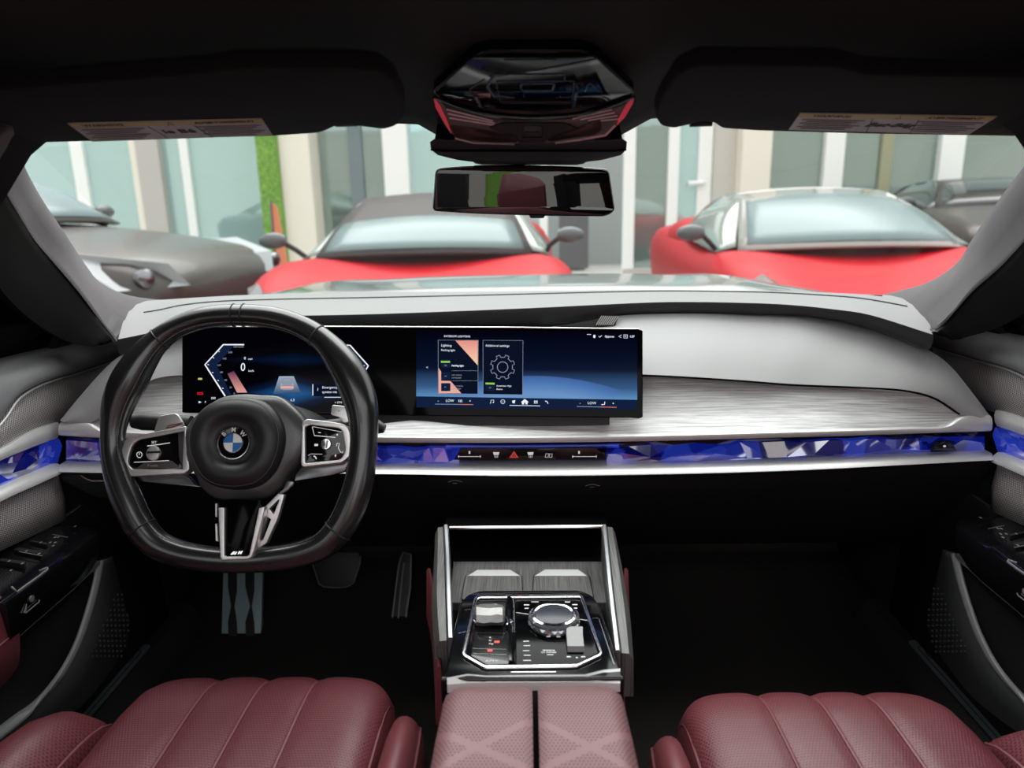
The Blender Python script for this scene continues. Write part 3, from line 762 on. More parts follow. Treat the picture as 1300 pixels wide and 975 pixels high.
m.text(frB, '=D', *Tc(198, 256), .0036, .0012, 'CENTER'); m.text(frB, '+P', *Tc(198, 316), .0036, .0012, 'CENTER'); m.text(frB, 'P-', *Tc(198, 376), .0036, .0012, 'CENTER'); m.text(frB, '=D', *Tc(442, 379), .0036, .0012, 'CENTER')
per_call('menu_symbol', m, UIG, tch)

# ================================================================== STEERING WHEEL
WT = math.radians(24)
WF = Frame(P(303, 557, D=.95), (1, 0, 0), (0, math.sin(WT), math.cos(WT)))
wheel = thing('steering_wheel', 'black leather flat bottomed steering wheel with round centre emblem', 'steering wheel', WF.o)
rim_px = [(303, 400, 14.5), (350, 404, 14.5), (385, 416, 14.5), (412, 434, 15.5), (434, 460, 20), (450, 488, 22), (459, 515, 21), (462, 545, 18), (461, 575, 17.5), (456, 610, 18.5), (447, 640, 19), (433, 668, 18.5), (413, 690, 17.5), (385, 702, 16.5), (345, 709, 16), (303, 711.5, 15.5), (262, 709, 16), (225, 702, 16.5), (198, 690, 17.5), (177, 666, 18.5), (163, 638, 18.5), (151, 608, 17), (143, 575, 14.5), (144, 545, 15.5), (150, 515, 20), (163, 485, 23), (179, 458, 20.5), (197, 436, 16.5), (222, 417, 14.5), (256, 404, 14.5)]
K = .95 / 900
cen = catmull([(*WF.uv(x, y), r * K) for x, y, r in rim_px], 160, True)
path = [WF.pt(p.x, p.y, 0) for p in cen]
obj('rim', MB().tube(path, [(p.z * .93, p.z) for p in cen], 20, True, ref=WF.n), M['wheel_leather'], wheel, smooth=80)
# stitched joins across the rim
def nearest(px, py):
    a, b = WF.uv(px, py); return min(range(160), key=lambda i: (cen[i].x - a) ** 2 + (cen[i].y - b) ** 2)
for px, py in ((294, 400), (308, 400), (203, 431), (402, 427), (180, 670), (430, 672)):
    i = nearest(px, py); t = (path[(i + 1) % 160] - path[i - 1]).normalized(); a = WF.n; b = t.cross(a); r = cen[i].z
    ring = [path[i] + a * (r * .945 * math.cos(2 * PI * k / 24)) + b * (r * 1.015 * math.sin(2 * PI * k / 24)) for k in range(24)]
    obj('rim_seam', MB().tube(ring, .0011, 6, True), M['wheel_pad'], wheel)
# stitching along the inside of the rim
inn = [WF.pt(p.x, p.y, 0) for p in cen]; cin = WF.pt(*WF.uv(303, 556))
mbs = MB()
for i in range(0, 160):
    for h in (0, .5):
        p = inn[i].lerp(inn[(i + 1) % 160], h); q = inn[i].lerp(inn[(i + 1) % 160], h + .3)
        t = (inn[(i + 1) % 160] - inn[i - 1]).normalized(); side = t.cross(WF.n)
        if (cin - p).dot(side) < 0: side = -side
        o_ = side * (cen[i].z * .80) + WF.n * (cen[i].z * .62)
        mbs.tube([p + o_, q + o_], .0006, 4)
obj('rim_stitching', mbs, M['stitch'], wheel, smooth=0)

# hub : housing behind, domed airbag cover in front
hc = WF.uv(297, 562, .015)
W2 = lambda pts, c=0: WF.uvs(crop(140, 480, 3.8235, pts), c)
pad_out = [(600, 92), (690, 97), (760, 122), (812, 175), (842, 245), (846, 310), (825, 400), (790, 465), (735, 515), (680, 535), (600, 542), (520, 530), (455, 492), (415, 425), (388, 355), (384, 285), (405, 215), (450, 152), (520, 108)]
outl = catmull([V((a, b, 0)) for a, b in W2(pad_out, .008)], 72, True)
cx0 = sum((p for p in outl), V((0, 0, 0))) / 72
lc_ = V((*WF.uv(296, 562, .019), 0))
def padring(k, c):
    ctr = lc_ * (1 - k) + cx0 * k
    return [WF.pt(*(ctr + (p - cx0) * k).to_2d(), c) for p in outl]
prof = [(1.0, -.004), (1.0, .006), (.985, .0115), (.95, .0155), (.88, .020), (.78, .0235), (.68, .0245), (.60, .0235), (.53, .0205), (.46, .0175), (.40, .0165), (.34, .017), (.25, .0175)]
pad = obj('airbag_cover', MB().loft([padring(k, c) for k, c in prof]), M['wheel_pad'], wheel, smooth=70)
st = MB(); ring = [WF.pt(*((lc_ * .1 + cx0 * .9) + (p - cx0) * .925).to_2d(), .0180) for p in catmull(outl, 220, True)]
for i in range(0, 220): st.tube([ring[i], ring[i].lerp(ring[(i + 1) % 220], .6)], .0004, 4)
obj('stitching', st, M['stitch'], pad, smooth=0)
# emblem : round badge, ring with letters, quartered centre
EF = Frame(WF.pt(lc_.x, lc_.y, .0180), WF.u, WF.v)
em = thing('emblem_tmp', 'x', 'x') if False else None
emb = obj('emblem', MB().lathe(EF, 0, 0, [(.0222, -.003), (.0222, .0012), (.0214, .0020), (.0206, .0016), (.0190, .0014), (0.0005, .0014)], 56), M['piano'], pad, label='round badge with lettered black ring and blue and white quarters')
obj('emblem_ring', MB().grid([[EF.pt(r * math.cos(2 * PI * k / 64), r * math.sin(2 * PI * k / 64), h) for k in range(64)] for r, h in ((.0206, .0016), (.0210, .0026), (.0219, .0026), (.0223, .0012))], cu=True), M['bright_chrome'], emb)
WHT = simple('badge_white', (.8, .8, .82), .2); BLU = simple('badge_blue', (.03, .16, .45), .2)
def quarter(a0):
    return [(0, 0)] + [(.0122 * math.cos(a0 + PI / 2 * k / 14), .0122 * math.sin(a0 + PI / 2 * k / 14)) for k in range(15)]
obj('white_quarters', MB().plate(EF, quarter(0), (), .0015, .0019).plate(EF, quarter(PI), (), .0015, .0019), WHT, emb, label='white quarters of the badge')
obj('blue_quarters', MB().plate(EF, quarter(PI / 2), (), .0015, .0019).plate(EF, quarter(-PI / 2), (), .0015, .0019), BLU, emb, label='blue quarters of the badge')
obj('centre_ring', MB().line(EF, circle(0, 0, .0127, 40), .0009, .0014, .0008, closed=True), M['bright_chrome'], emb)
lt = MB()
for ch, ang in (('B', 138), ('M', 90), ('W', 42)):
    r = math.radians(ang); lt.text(EF, ch, .0166 * math.cos(r), .0166 * math.sin(r), .0078, .0018, 'CENTER', .0003, rot=r - PI / 2, bold=.00015)
obj('emblem_letters', lt, M['badge_letters'], emb)
# hub housing
hous = W2([(470, 150), (540, 100), (640, 80), (740, 84), (830, 92), (890, 135), (945, 195), (968, 250), (965, 330), (935, 400), (880, 465), (835, 535), (770, 580), (690, 590), (520, 585), (455, 535), (400, 440), (345, 430), (330, 330), (335, 250), (385, 235), (410, 200)], -.012)
o2 = catmull([V((a, b, 0)) for a, b in hous], 64, True); c2 = sum(o2, V((0, 0, 0))) / 64
obj('hub_housing', MB().loft([[WF.pt(*(c2 + (p - c2) * k).to_2d(), c) for p in o2] for k, c in ((.70, -.06), (.93, -.045), (1.0, -.025), (1.0, -.010), (.985, -.004), (.95, .000), (.8, .003), (.3, .003))]), M['hub'], wheel, smooth=60)

# left spoke
A_ = lambda pts, c=0: WF.uvs(crop(140, 510, 8.867, pts), c)
so = rpoly(A_([(860, 275), (745, 300), (340, 372), (185, 412), (150, 520), (102, 680), (122, 775), (225, 845), (840, 812), (900, 770)], 0), [.002, .01, .01, .006, .01, .006, .006, .01, .003, .003])
si = rpoly(A_([(840, 335), (745, 352), (330, 430), (255, 490), (205, 660), (218, 720), (262, 762), (820, 762)], 0), [.002, .004, .006, .005, .006, .005, .004, .002])
ls = obj('spoke_frame', MB().plate(WF, so, [si], -.014, .003, .0012, 3), M['satin'], wheel, label='silver frame of the left spoke')
lp = obj('button_pad', MB().plate(WF, rpoly(A_([(880, 330), (745, 348), (325, 425), (250, 488), (200, 662), (214, 725), (262, 768), (900, 768)]), .003), (), -.010, .0005, .0006), M['piano'], wheel, label='glossy black button pad of the left spoke')
low = A_([(122, 780), (225, 845), (840, 812), (900, 860), (960, 930), (1050, 965), (700, 935), (390, 905), (200, 872)], -.012)
obj('spoke_underside', MB().plate(WF, low, (), -.02, -.010, .001), M['dark_chrome'], wheel)
dim = lambda x, y, c=.0008: WF.uv(140 + x / 8.867, 510 + y / 8.867, c)
obj('roller', MB().lathe(WF, *dim(490, 580), [(.0096, 0), (.0096, .0022), (.0088, .0036), (.0060, .0040), (.0004, .0040)], 32), M['satin'], lp, label='silver round roller')
obj('roller_bar', MB().line(WF, [dim(415, 572, .004), dim(562, 565, .004)], .0030, .0038, .0012), M['dark_chrome'], lp)
mk = MB(); mk.line(WF, [dim(415, 498), dim(545, 482), dim(672, 462)], .0011, .0006); mk.text(WF, 'SET', *dim(492, 458), .0046, .0006, 'CENTER')
mk.line(WF, [WF.uv(140 + (326 + 30 * math.cos(a)) / 8.867, 510 + (595 + 30 * math.sin(a)) / 8.867, .001) for a in [2.2 + .35 * k for k in range(15)]], .0008, .0006); mk.line(WF, [dim(310, 628), dim(345, 628)], .0011, .0006); mk.line(WF, [dim(326, 575), dim(326, 600)], .0008, .0006)
mk.line(WF, [dim(265, 682), dim(660, 662)], .0008, .0006)
per_call('icon', mk, M['white_print'], lp)
ap = obj('assist_button', MB().plate(WF, A_([(290, 752), (385, 686), (690, 665), (790, 745)], .001), (), .0005, .0012, .0003), simple('smoked_button', (.07, .06, .058), .3), lp)
mk = MB(); mk.text(WF, 'P assist', *dim(480, 718), .0048, .0014, 'CENTER'); obj('button_lettering', mk, M['grey_print'], lp)

# right spoke
B_ = lambda pts, c=0: WF.uvs(crop(360, 500, 8.125, pts), c)
bm = lambda x, y, c=.0008: WF.uv(360 + x / 8.125, 500 + y / 8.125, c)
so = rpoly(B_([(195, 300), (240, 262), (420, 280), (610, 310), (665, 335), (690, 400), (708, 580), (695, 635), (615, 712), (195, 757), (185, 700)]), [.003, .004, .01, .006, .004, .006, .006, .005, .006, .003, .002])
si = rpoly(B_([(225, 345), (285, 322), (570, 355), (612, 385), (640, 540), (640, 600), (590, 682), (230, 718)]), [.002, .002, .005, .005, .005, .006, .005, .002])
obj('spoke_frame', MB().plate(WF, so, [si], -.014, .003, .0012, 3), M['satin'], wheel, label='silver frame of the right spoke')
rp = obj('button_pad', MB().plate(WF, rpoly(B_([(180, 330), (285, 318), (574, 350), (618, 382), (646, 540), (646, 602), (592, 690), (180, 722)]), .003), (), -.010, .0005, .0006), M['piano'], wheel, label='glossy black button pad of the right spoke')
obj('spoke_underside', MB().plate(WF, B_([(190, 757), (612, 714), (700, 640), (640, 800), (500, 840), (115, 905), (125, 830)], -.012), (), -.02, -.010, .001), M['dark_chrome'], wheel)
obj('roller', MB().lathe(WF, *bm(438, 520), [(.0074, 0), (.0074, .0022), (.0066, .0034), (.0004, .0036)], 28), M['bright_chrome'], rp, label='bright round roller')
obj('roller_bar', MB().line(WF, [bm(452, 480, .004), bm(440, 560, .004)], .0022, .0034, .001), M['dark_chrome'], rp)
mk = MB(); mk.line(WF, [bm(295, 340), bm(318, 430), bm(535, 450)], .0010, .0006); mk.line(WF, [bm(300, 338), bm(600, 392)], .0007, .0006); mk.line(WF, [bm(355, 398), bm(385, 401)], .001, .0006); mk.line(WF, [bm(545, 420), bm(562, 423)], .001, .0006); mk.line(WF, [bm(553, 412), bm(553, 432)], .001, .0006)
mk.line(WF, [bm(545, 540), bm(552, 508), bm(575, 510), bm(565, 560), bm(588, 600), bm(612, 610), bm(610, 590)], .0010, .0006); mk.line(WF, [bm(535, 650), bm(540, 622), bm(528, 640)], .0012, .0006)
mk.plate(WF, rect(*bm(318, 538), *bm(355, 515)), (), .0004, .0007); mk.line(WF, [bm(310, 640), bm(328, 650), bm(338, 672)], .0016, .0006); mk.line(WF, [bm(255, 635), bm(280, 620), bm(400, 622)], .0006, .0006)
per_call('icon', mk, M['white_print'], rp)

# lower spoke
C_ = lambda pts, c=0: WF.uvs(crop(250, 610, 8.127, pts), c)
cm = lambda x, y, c=.001: WF.uv(250 + x / 8.127, 610 + y / 8.127, c)
vo = rpoly(C_([(205, 185), (340, 200), (350, 215), (300, 290), (297, 780), (530, 778), (640, 330), (640, 215), (690, 175), (755, 195), (705, 300), (690, 400), (600, 740), (572, 795), (530, 815), (270, 828), (240, 790), (222, 290)]), .0012)
obj('lower_spoke', MB().plate(WF, C_([(225, 280), (292, 282), (290, 770), (312, 786), (520, 782), (545, 765), (645, 285), (705, 268), (690, 360), (600, 720), (572, 790), (535, 812), (265, 826), (245, 790)], .015), (), .004, .0175, .0014, 3), M['satin'], wheel, label='silver V shaped lower spoke')
obj('spoke_insert', MB().plate(WF, C_([(285, 200), (660, 200), (655, 290), (545, 770), (520, 790), (300, 790), (285, 770)], .012), (), -.004, .0135, .0006), M['display'], wheel, label='glossy black insert of the lower spoke')
obj('spoke_lattice', MB().plate(WF, C_([(700, 275), (840, 135), (905, 145), (838, 392), (724, 645), (640, 700), (575, 790), (575, 700)], .002), [C_([(748, 292), (845, 200), (852, 205), (796, 350)], .002), C_([(730, 375), (768, 402), (688, 608), (648, 628)], .002)], -.006, .004, .0008), M['satin'], wheel, label='silver open lattice beside the lower spoke')
each('spoke_sliver', MB().plate(WF, C_([(193, 235), (212, 235), (214, 380), (195, 375)], -.008), (), -.014, -.006, .0006).plate(WF, C_([(193, 445), (214, 450), (226, 630), (198, 625)], -.008), (), -.014, -.006, .0006), M['satin'], wheel)
obj('spoke_sliver', MB().plate(WF, C_([(930, -5), (1012, 10), (1005, 50), (960, 100), (880, 145), (830, 140), (890, 85)], -.008), (), -.016, -.004, .002), M['dark_chrome'], wheel)
mk = MB().text(WF, 'M', *cm(440, 745, .0138), .0052, .0138, 'CENTER', .0002, shear=.4, sx=1.2, bold=.0003); mk.plate(WF, C_([(345, 765), (375, 735), (398, 732), (372, 765)], .0138), (), .0136, .0141); mk.plate(WF, C_([(380, 765), (406, 735), (418, 735), (398, 765)], .0138), (), .0136, .0141)
obj('sport_badge', mk, M['bright_chrome'], wheel)
# paddles behind the spokes
obj('shift_paddle', MB().plate(WF, rpoly(A_([(485, 345), (545, 160), (735, 128), (775, 165), (825, 265), (760, 300)], -.03), .003), (), -.036, -.030, .0010), M['satin'], wheel, label='silver left shift paddle')
obj('paddle_mark', MB().line(WF, A_([(625, 296), (650, 270), (812, 238), (815, 252), (690, 285)], -.029), .0016, -.0296, .0008, closed=True), simple('dull_red', (.16, .03, .03), .5), wheel)
obj('shift_paddle', MB().plate(WF, rpoly(B_([(485, 215), (500, 112), (625, 125), (650, 150), (690, 260), (660, 300), (610, 300), (580, 245)], -.03), .003), (), -.036, -.030, .0010), M['satin'], wheel, label='silver right shift paddle')
mk = MB().text(WF, '+', *WF.uv(430, 522, -.029), .006, -.0296, 'CENTER'); obj('paddle_sign', mk, M['gap'], wheel)

# column behind the wheel
colm = thing('steering_column', 'black steering column shroud between wheel and dashboard', 'steering column', WF.pt(0, 0, -.12))
def ell(c, rx, ry, dx=0, dy=0): return [WF.pt(dx + rx * math.cos(2 * PI * k / 32), dy + ry * math.sin(2 * PI * k / 32), c) for k in range(32)]
obj('shroud', MB().loft([ell(-.042, .055, .05), ell(-.05, .075, .06), ell(-.10, .085, .066), ell(-.2, .09, .07), ell(-.3, .09, .07)]), M['dark_plastic'], colm, smooth=60)
obj('indicator_stalk', MB().tube([WF.pt(*WF.uv(245, 538, -.06), -.055), WF.pt(*WF.uv(210, 537, -.06), -.055), WF.pt(*WF.uv(185, 536, -.06), -.053), WF.pt(*WF.uv(172, 536, -.06), -.052)], [.011, .012, .0125, .009], 14), M['black_plastic'], colm)
obj('wiper_stalk', MB().tube([WF.pt(*WF.uv(395, 545, -.06), -.06), WF.pt(*WF.uv(440, 540, -.06), -.058), WF.pt(*WF.uv(480, 542, -.06), -.056), WF.pt(*WF.uv(489, 545, -.06), -.056)], [.011, .011, .0105, .006], 14), M['black_plastic'], colm)

# ================================================================== PEDALS
def rubber(name): return M['black_plastic']
STEEL = simple('teal_lit_steel', (.35, .48, .50), .4, metal=.25)  # teal light falling on the dark steel is put into its base colour
ff = Frame(P(307, 775, Y=1.345), (1, 0, 0), (0, .66, .75))
foot = thing('footrest', 'steel footrest plate with black wavy rubber strips on driver floor', 'footrest', ff.o)
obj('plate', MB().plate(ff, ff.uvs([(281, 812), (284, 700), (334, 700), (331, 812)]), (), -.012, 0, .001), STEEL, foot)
rb = MB()
for a in (296, 318):
    s = 1 if a < 307 else -1
    rb.plate(ff, ff.uvs([(a - 5, 815), (a + 6, 815), (a + 5, 790), (a + 2, 770), (a + 5, 750), (a + 5, 700), (a - 6, 700), (a - 6, 745), (a - 1 - s, 770), (a - 6, 790)]), (), 0, .004, .001)
each('rubber_strip', rb, M['black_plastic'], foot)
bf = Frame(P(425, 725, Y=1.40), (1, 0, 0), (0, .45, .9))
brk = thing('brake_pedal', 'wide dark brake pedal with pale rim, half under the steering wheel rim', 'pedal', bf.o)
bo = bf.uvs([(396, 712), (405, 740), (411, 745), (441, 745), (449, 740), (458, 712), (455, 700), (400, 700)])
obj('pad', MB().plate(bf, rpoly(bo, .004), (), -.012, 0, .002), M['black_plastic'], brk)
obj('rim', MB().tube([bf.pt(a, b, .001) for a, b in bf.uvs([(396, 706), (397, 716), (405, 741), (411, 745), (426, 746), (441, 745), (449, 740), (457, 716), (458, 706)])], .0016, 6), simple('pedal_grey', (.16, .16, .165), .4), brk)
each('rib', MB().line(bf, bf.uvs([(411, 740), (440, 740)]), .0012, .001, .002).line(bf, bf.uvs([(409, 736), (442, 736)]), .0012, .001, .002).line(bf, bf.uvs([(425, 728), (425, 745)]), .0016, .001, .002), M['dark_plastic'], brk)
obj('arm', MB().tube([bf.pt(0, .02, -.02), bf.pt(0, .07, -.04), bf.pt(0, .11, -.05)], .009, 8), M['black_plastic'], brk)
af = Frame(P(508, 755, Y=1.38), (1, 0, 0), (0, .55, .83))
acc = thing('accelerator_pedal', 'tall narrow accelerator pedal with steel outline beside the centre console', 'pedal', af.o)
ao = af.uvs([(491, 806), (516, 807), (519, 770), (523, 748), (524, 704), (521, 699), (512, 699), (507, 704), (503, 730), (499, 760), (495, 785)])
obj('pad', MB().plate(af, rpoly(ao, .003), (), -.012, 0, .002), M['black_plastic'], acc)
DST = simple('dull_pedal_steel', (.13, .125, .12), .4, metal=.6)
obj('outline', MB().line(af, af.uvs([(497, 797), (514, 797), (517, 770), (521, 745), (522, 705), (512, 701), (507, 715), (503, 745), (500, 770)]), .0032, .0005, .002, closed=True), DST, acc)
obj('foot_plate', MB().plate(af, af.uvs([(491, 806), (516, 807), (517, 798), (494, 797)]), (), .0002, .002), DST, acc)
obj('hinge', MB().box(af.pt(*af.uv(503, 800), -.02) + V((0, .0, -.022)), (.03, .03, .05)), M['black_plastic'], acc)
obj('centre_rib', MB().line(af, af.uvs([(505, 796), (509, 750), (513, 715)]), .003, .0005, .003), DST, acc)

# ================================================================== CENTRE CONSOLE
con = thing('centre_console', 'centre console with wood storage tray, glossy control panel and leather armrest', 'centre console', (0, .75, .3))
# body sides down to the floor
def mirx(pts): return pts
KF = Frame((0, .65, .70), (1, 0, 0), (0, 1, .0))        # control panel plane
KF = Frame((0, .65, .700), (1, 0, 0), (0, 1, -.03))
k2 = lambda pts, c=0: KF.uvs(crop(560, 740, 5.417, pts), c)
kd = lambda x, y, c=.0006: KF.uv(560 + x / 5.417, 740 + y / 5.417, c)
body = []
for y, hw0, hw1, zt in ((.30, .092, .105, .70), (.50, .092, .108, .70), (.66, .098, .115, .672), (.84, .118, .125, .655), (1.0, .134, .134, .66), (1.09, .138, .138, .68)):
    body.append([V((-hw1, y, .28)), V((-hw1, y, .5)), V((-hw0, y, zt - .03)), V((-hw0 + .008, y, zt - .012)), V((hw0 - .008, y, zt - .012)), V((hw0, y, zt - .03)), V((hw1, y, .5)), V((hw1, y, .28))])
body = [[V((p.x, p.y, min(p.z, .585))) if .86 > -1 and r[0].y > .70 and abs(p.x) < .2 and p.z > .59 else p for p in r] for r in body]
obj('body', MB().loft(body), M['dark_plastic'], con, smooth=30)
# storage tray : floor with wood grain, back wall, sides
wf_ = Frame((0, .93, .652), (1, 0, 0), (0, 1, -.02))
tl = [P(572, 765, Z=.652), P(780, 765, Z=.652), P(764, 712, Z=.652), P(576, 712, Z=.652)]
obj('tray_floor', MB().prism(tl, (0, 0, -.012)), M['wood_dark'], con)
bk = [P(576, 713, Z=.652), P(764, 713, Z=.652), P(764, 672, Y=1.09), P(574, 672, Y=1.09)]
obj('tray_back', MB().prism(bk, (0, .012, 0)), M['piano'], con)
# bright bar across the top and rails down both sides
barf = Frame(P(668, 669, Y=1.0), (1, 0, 0), (0, .2, 1))
obj('tray_bar', MB().tube([P(571, 670, Y=1.0), P(668, 669.3, Y=1.0), P(766, 668.5, Y=1.0)], .0026, 8), M['bright_chrome'], con)
obj('tray_hood', MB().loft([[P(x, 667, Y=1.0), P(x, 664, Y=1.01), P(x * .97 + 20, 650, Y=1.10), P(x * .97 + 20, 668, Y=1.11)] for x in (566, 620, 668, 716, 770)]), M['piano'], con)
for xs_, nm in ((((566, 668), (568, 700), (570, 760), (572, 812)), 'left'), (((767, 668), (771, 710), (776, 760), (784, 828)), 'right')):
    s = -1 if nm == 'left' else 1
    top = [P(x, y, Z=.708 - .012 * i) for i, (x, y) in enumerate(xs_)]
    pts = catmull(top, 20)
    obj('side_rail', MB().loft([[p + V((-.004, 0, .0)), p + V((-.002, 0, .003)), p + V((.002, 0, .003)), p + V((.004, 0, 0)), p + V((.004, 0, -.03)), p + V((-.004, 0, -.03))] for p in pts]), M['rail_metal'], con)
    inner = [[p + V((-s * .004, 0, -.002)), V((p.x - s * .004, p.y, .645))] for p in pts]
    obj('tray_side', MB().loft([[a, b, b + V((s * .003, 0, 0)), a + V((s * .003, 0, 0))] for a, b in inner]), M['wood_dark'], con)
    w = (.012, .016, .018, .014)
    q = catmull([(i, a, 0) for i, a in enumerate(w)], 20)
    obj('wood_side', MB().loft([[p + V((s * .005, 0, -.001)), p + V((s * (.005 + k.y * .6), 0, -.002)), p + V((s * (.005 + k.y), 0, -.012)), p + V((s * (.006 + k.y), 0, -.06)), p + V((s * .005, 0, -.06))] for p, k in zip(pts, q)]), M['wood_dark'], con)
    lx = [(543, 722), (549, 750), (553, 790), (556, 848)] if nm == 'left' else [(796, 722), (793, 750), (789, 795), (789, 850)]
    lp_ = catmull([P(x, y, Z=.655 - .003 * i) for i, (x, y) in enumerate(lx)], 16)
    obj('leather_side', MB().loft([[p + V((-s * .004, 0, 0)), p + V((-s * .001, 0, .002)), p + V((s * .002, 0, -.003)), p + V((s * .006, 0, -.08)), p + V((-s * .002, 0, -.08))] for p in lp_]), M['burgundy'], con, smooth=60)
# cup holder lids
cf = Frame((0, .93, .6535), (1, 0, 0), (0, 1, 0))
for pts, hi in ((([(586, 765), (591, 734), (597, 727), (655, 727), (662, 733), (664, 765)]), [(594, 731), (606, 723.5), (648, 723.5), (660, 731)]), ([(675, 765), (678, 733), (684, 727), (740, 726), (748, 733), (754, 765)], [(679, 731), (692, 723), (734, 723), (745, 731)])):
    lid = obj('cup_holder_lid', MB().plate(cf, rpoly(cf.uvs(pts), .006), (), 0, .005, .0015), M['wood_dark'], con)
    obj('lid_outline', MB().line(cf, rpoly(cf.uvs(pts), .006), .0016, .0012, .002, closed=True), M['gap'], lid)
    obj('lid_highlight', MB().plate(cf, cf.uvs(hi, .006), (), .003, .0065, .0008), simple('lid_painted_highlight', (.62, .62, .61), .45, metal=.2) if hi[0][0] < 600 else bpy.data.materials['lid_painted_highlight'], lid)  # bevel face of the lid, its pale colour paints the light caught there
# control panel
po = rpoly(k2([(-8, 660), (30, 600), (130, 130), (180, 78), (262, 50), (955, 46), (1040, 82), (1085, 140), (1235, 590), (1262, 655)]), [.002, .01, .008, .006, .008, .008, .006, .008, .01, .002])
cp = obj('control_panel', MB().plate(KF, po, (), -.03, 0, .003, 3), M['piano'], con, label='glossy black control panel')
ro = rpoly(k2([(246, 92), (952, 84), (978, 104), (1110, 485), (1102, 512), (935, 592), (300, 602), (148, 514), (141, 488), (225, 115)]), .003)
ri = rpoly(k2([(268, 116), (950, 110), (958, 120), (1086, 486), (1080, 500), (928, 572), (312, 580), (178, 504), (172, 488), (250, 130)]), .003)
obj('panel_ring', MB().plate(KF, ro, [ri], 0, .0032, .0014), M['bright_chrome'], cp)
# raised strip at the rear edge and bright edge below the panel
obj('panel_edge', MB().loft([[KF.pt(*kd(x, y0), .001), KF.pt(*kd(x, y1), -.004), KF.pt(*kd(x, y1), -.014), KF.pt(*kd(x, y0), -.01)] for x, y0, y1 in ((40, 655, 672), (180, 628, 662), (310, 640, 658), (640, 636, 656), (985, 632, 656), (1120, 600, 660), (1232, 590, 664))]), simple('panel_edge_silver', (.72, .72, .72), .4, metal=.25), con)
obj('panel_mark', MB().line(KF, [kd(480, 614), kd(790, 612)], .0012, .0004, .0004), M['satin'], cp)
# recess for the selector
obj('selector_bed', MB().plate(KF, rpoly(k2([(262, 125), (500, 122), (512, 560), (440, 566), (318, 570), (205, 505), (215, 440)]), .002), (), .0004, .0012, .0003), simple('bed_black', (.008, .008, .009), .12), cp)
obj('selector_wall', MB().loft([[KF.pt(*kd(x, y), 0), KF.pt(*kd(x + 8, y), .006), KF.pt(*kd(x + 26, y), .006), KF.pt(*kd(x + 62, y), 0)] for x, y in ((448, 118), (450, 250), (455, 400), (460, 560))]), M['piano'], cp, smooth=0)
obj('start_button', MB().plate(KF, k2([(262, 200), (270, 142), (440, 138), (442, 196)], .006), (), .001, .007, .001), simple('start_black', (.03, .03, .032), .15), cp)
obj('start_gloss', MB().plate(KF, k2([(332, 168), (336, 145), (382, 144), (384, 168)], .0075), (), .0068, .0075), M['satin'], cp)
# crystal selector lever
rg = random.Random(5); sel = MB(); loops = []
for x in (225, 245, 290, 340, 390, 425, 440):
    w = 1.0 if 240 < x < 430 else .6
    loops.append([KF.pt(*kd(x, 270 + 52 * w * math.cos(t)), .010 + .010 * w * math.sin(t) + rg.uniform(-.001, .001)) for t in [2 * PI * k / 8 for k in range(8)]])
sl_ = obj('gear_selector', sel.loft(loops), simple('faceted_silver_crystal', (.24, .235, .23), .3, metal=.5), cp, smooth=0, label='faceted crystal gear selector')
obj('selector_stem', MB().plate(KF, k2([(440, 232), (500, 272), (445, 300), (455, 275)], .004), (), .001, .006, .0008), M['bright_chrome'], cp)
# glass plate right of the selector
obj('glass_plate', MB().plate(KF, k2([(515, 118), (948, 118), (1078, 486), (925, 566), (518, 572)]), (), .0003, .0010, .0002), M['display'], cp)
# rotary controller
dc = kd(775, 245, .006); 
kb = obj('rotary_controller', MB().lathe(KF, *dc, [(.0290, .0008), (.0290, .003), (.0280, .005), (.0285, .008), (.0272, .0110), (.0240, .0126), (.0222, .0116), (.0005, .0114)], 44), M['bright_chrome'], cp, smooth=30, label='round crystal rotary controller with dark top')
n_ = 26; fac = MB()
fac.grid([[KF.pt(dc[0] + r * math.cos(2 * PI * (k + o_) / n_), dc[1] + r * math.sin(2 * PI * (k + o_) / n_), h) for k in range(n_)] for r, h, o_ in ((.0300, .001, 0), (.0312, .004, .5), (.0298, .007, 0), (.0302, .0098, .5), (.0272, .0124, 0))], cu=True)
obj('crystal_ring', fac, simple('clear_cut_crystal', (.40, .42, .46), .06, metal=.75), kb, smooth=0)
obj('touch_pad', MB().lathe(KF, *dc, [(.0218, .0114), (.0218, .0122), (.0208, .0126), (.0004, .0128)], 40), simple('touch_pad_navy', (.03, .035, .05), .3), kb)
# toggle
tg = obj('volume_roller', MB().loft([[KF.pt(*kd(x0, y), h) for x0, y, h in ((xx + dx1, 478, .001), (xx + dx1 * .9, 470, .007), (xx + dx1 * .5, 415, .009), (xx + dx1 * .4, 405, .007), (xx + dx1 * .3, 350, .010), (xx, 345, .001))] for xx, dx1 in ((858, 12), (968, 16))]), simple('roller_silver', (.24, .24, .24), .45, metal=.4), cp, smooth=0, label='silver rocking roller')
ic = MB()
for x, y, w in ((585, 405, 40), (590, 435, 44), (585, 470, 44), (592, 502, 46), (592, 537, 56), (740, 467, 84), (750, 498, 44), (878, 512, 28), (977, 512, 28), (933, 518, 12), (645, 134, 50), (588, 178, 26), (588, 155, 36), (870, 135, 36), (920, 153, 36), (924, 177, 26), (738, 372, 26), (808, 374, 26)):
    ic.line(KF, [kd(x - w / 2, y), kd(x + w / 2, y)], .0016 if w < 40 else .0010, .0012, .0002)
for s_, x, y in (('MY MODES', 740, 482), ('AUTO H', 348, 540), ('P', 335, 422), ('R', 338, 380), ('N', 338, 400), ('D', 352, 425)): ic.text(KF, s_, *kd(x, y), .0034, .0013, 'CENTER')
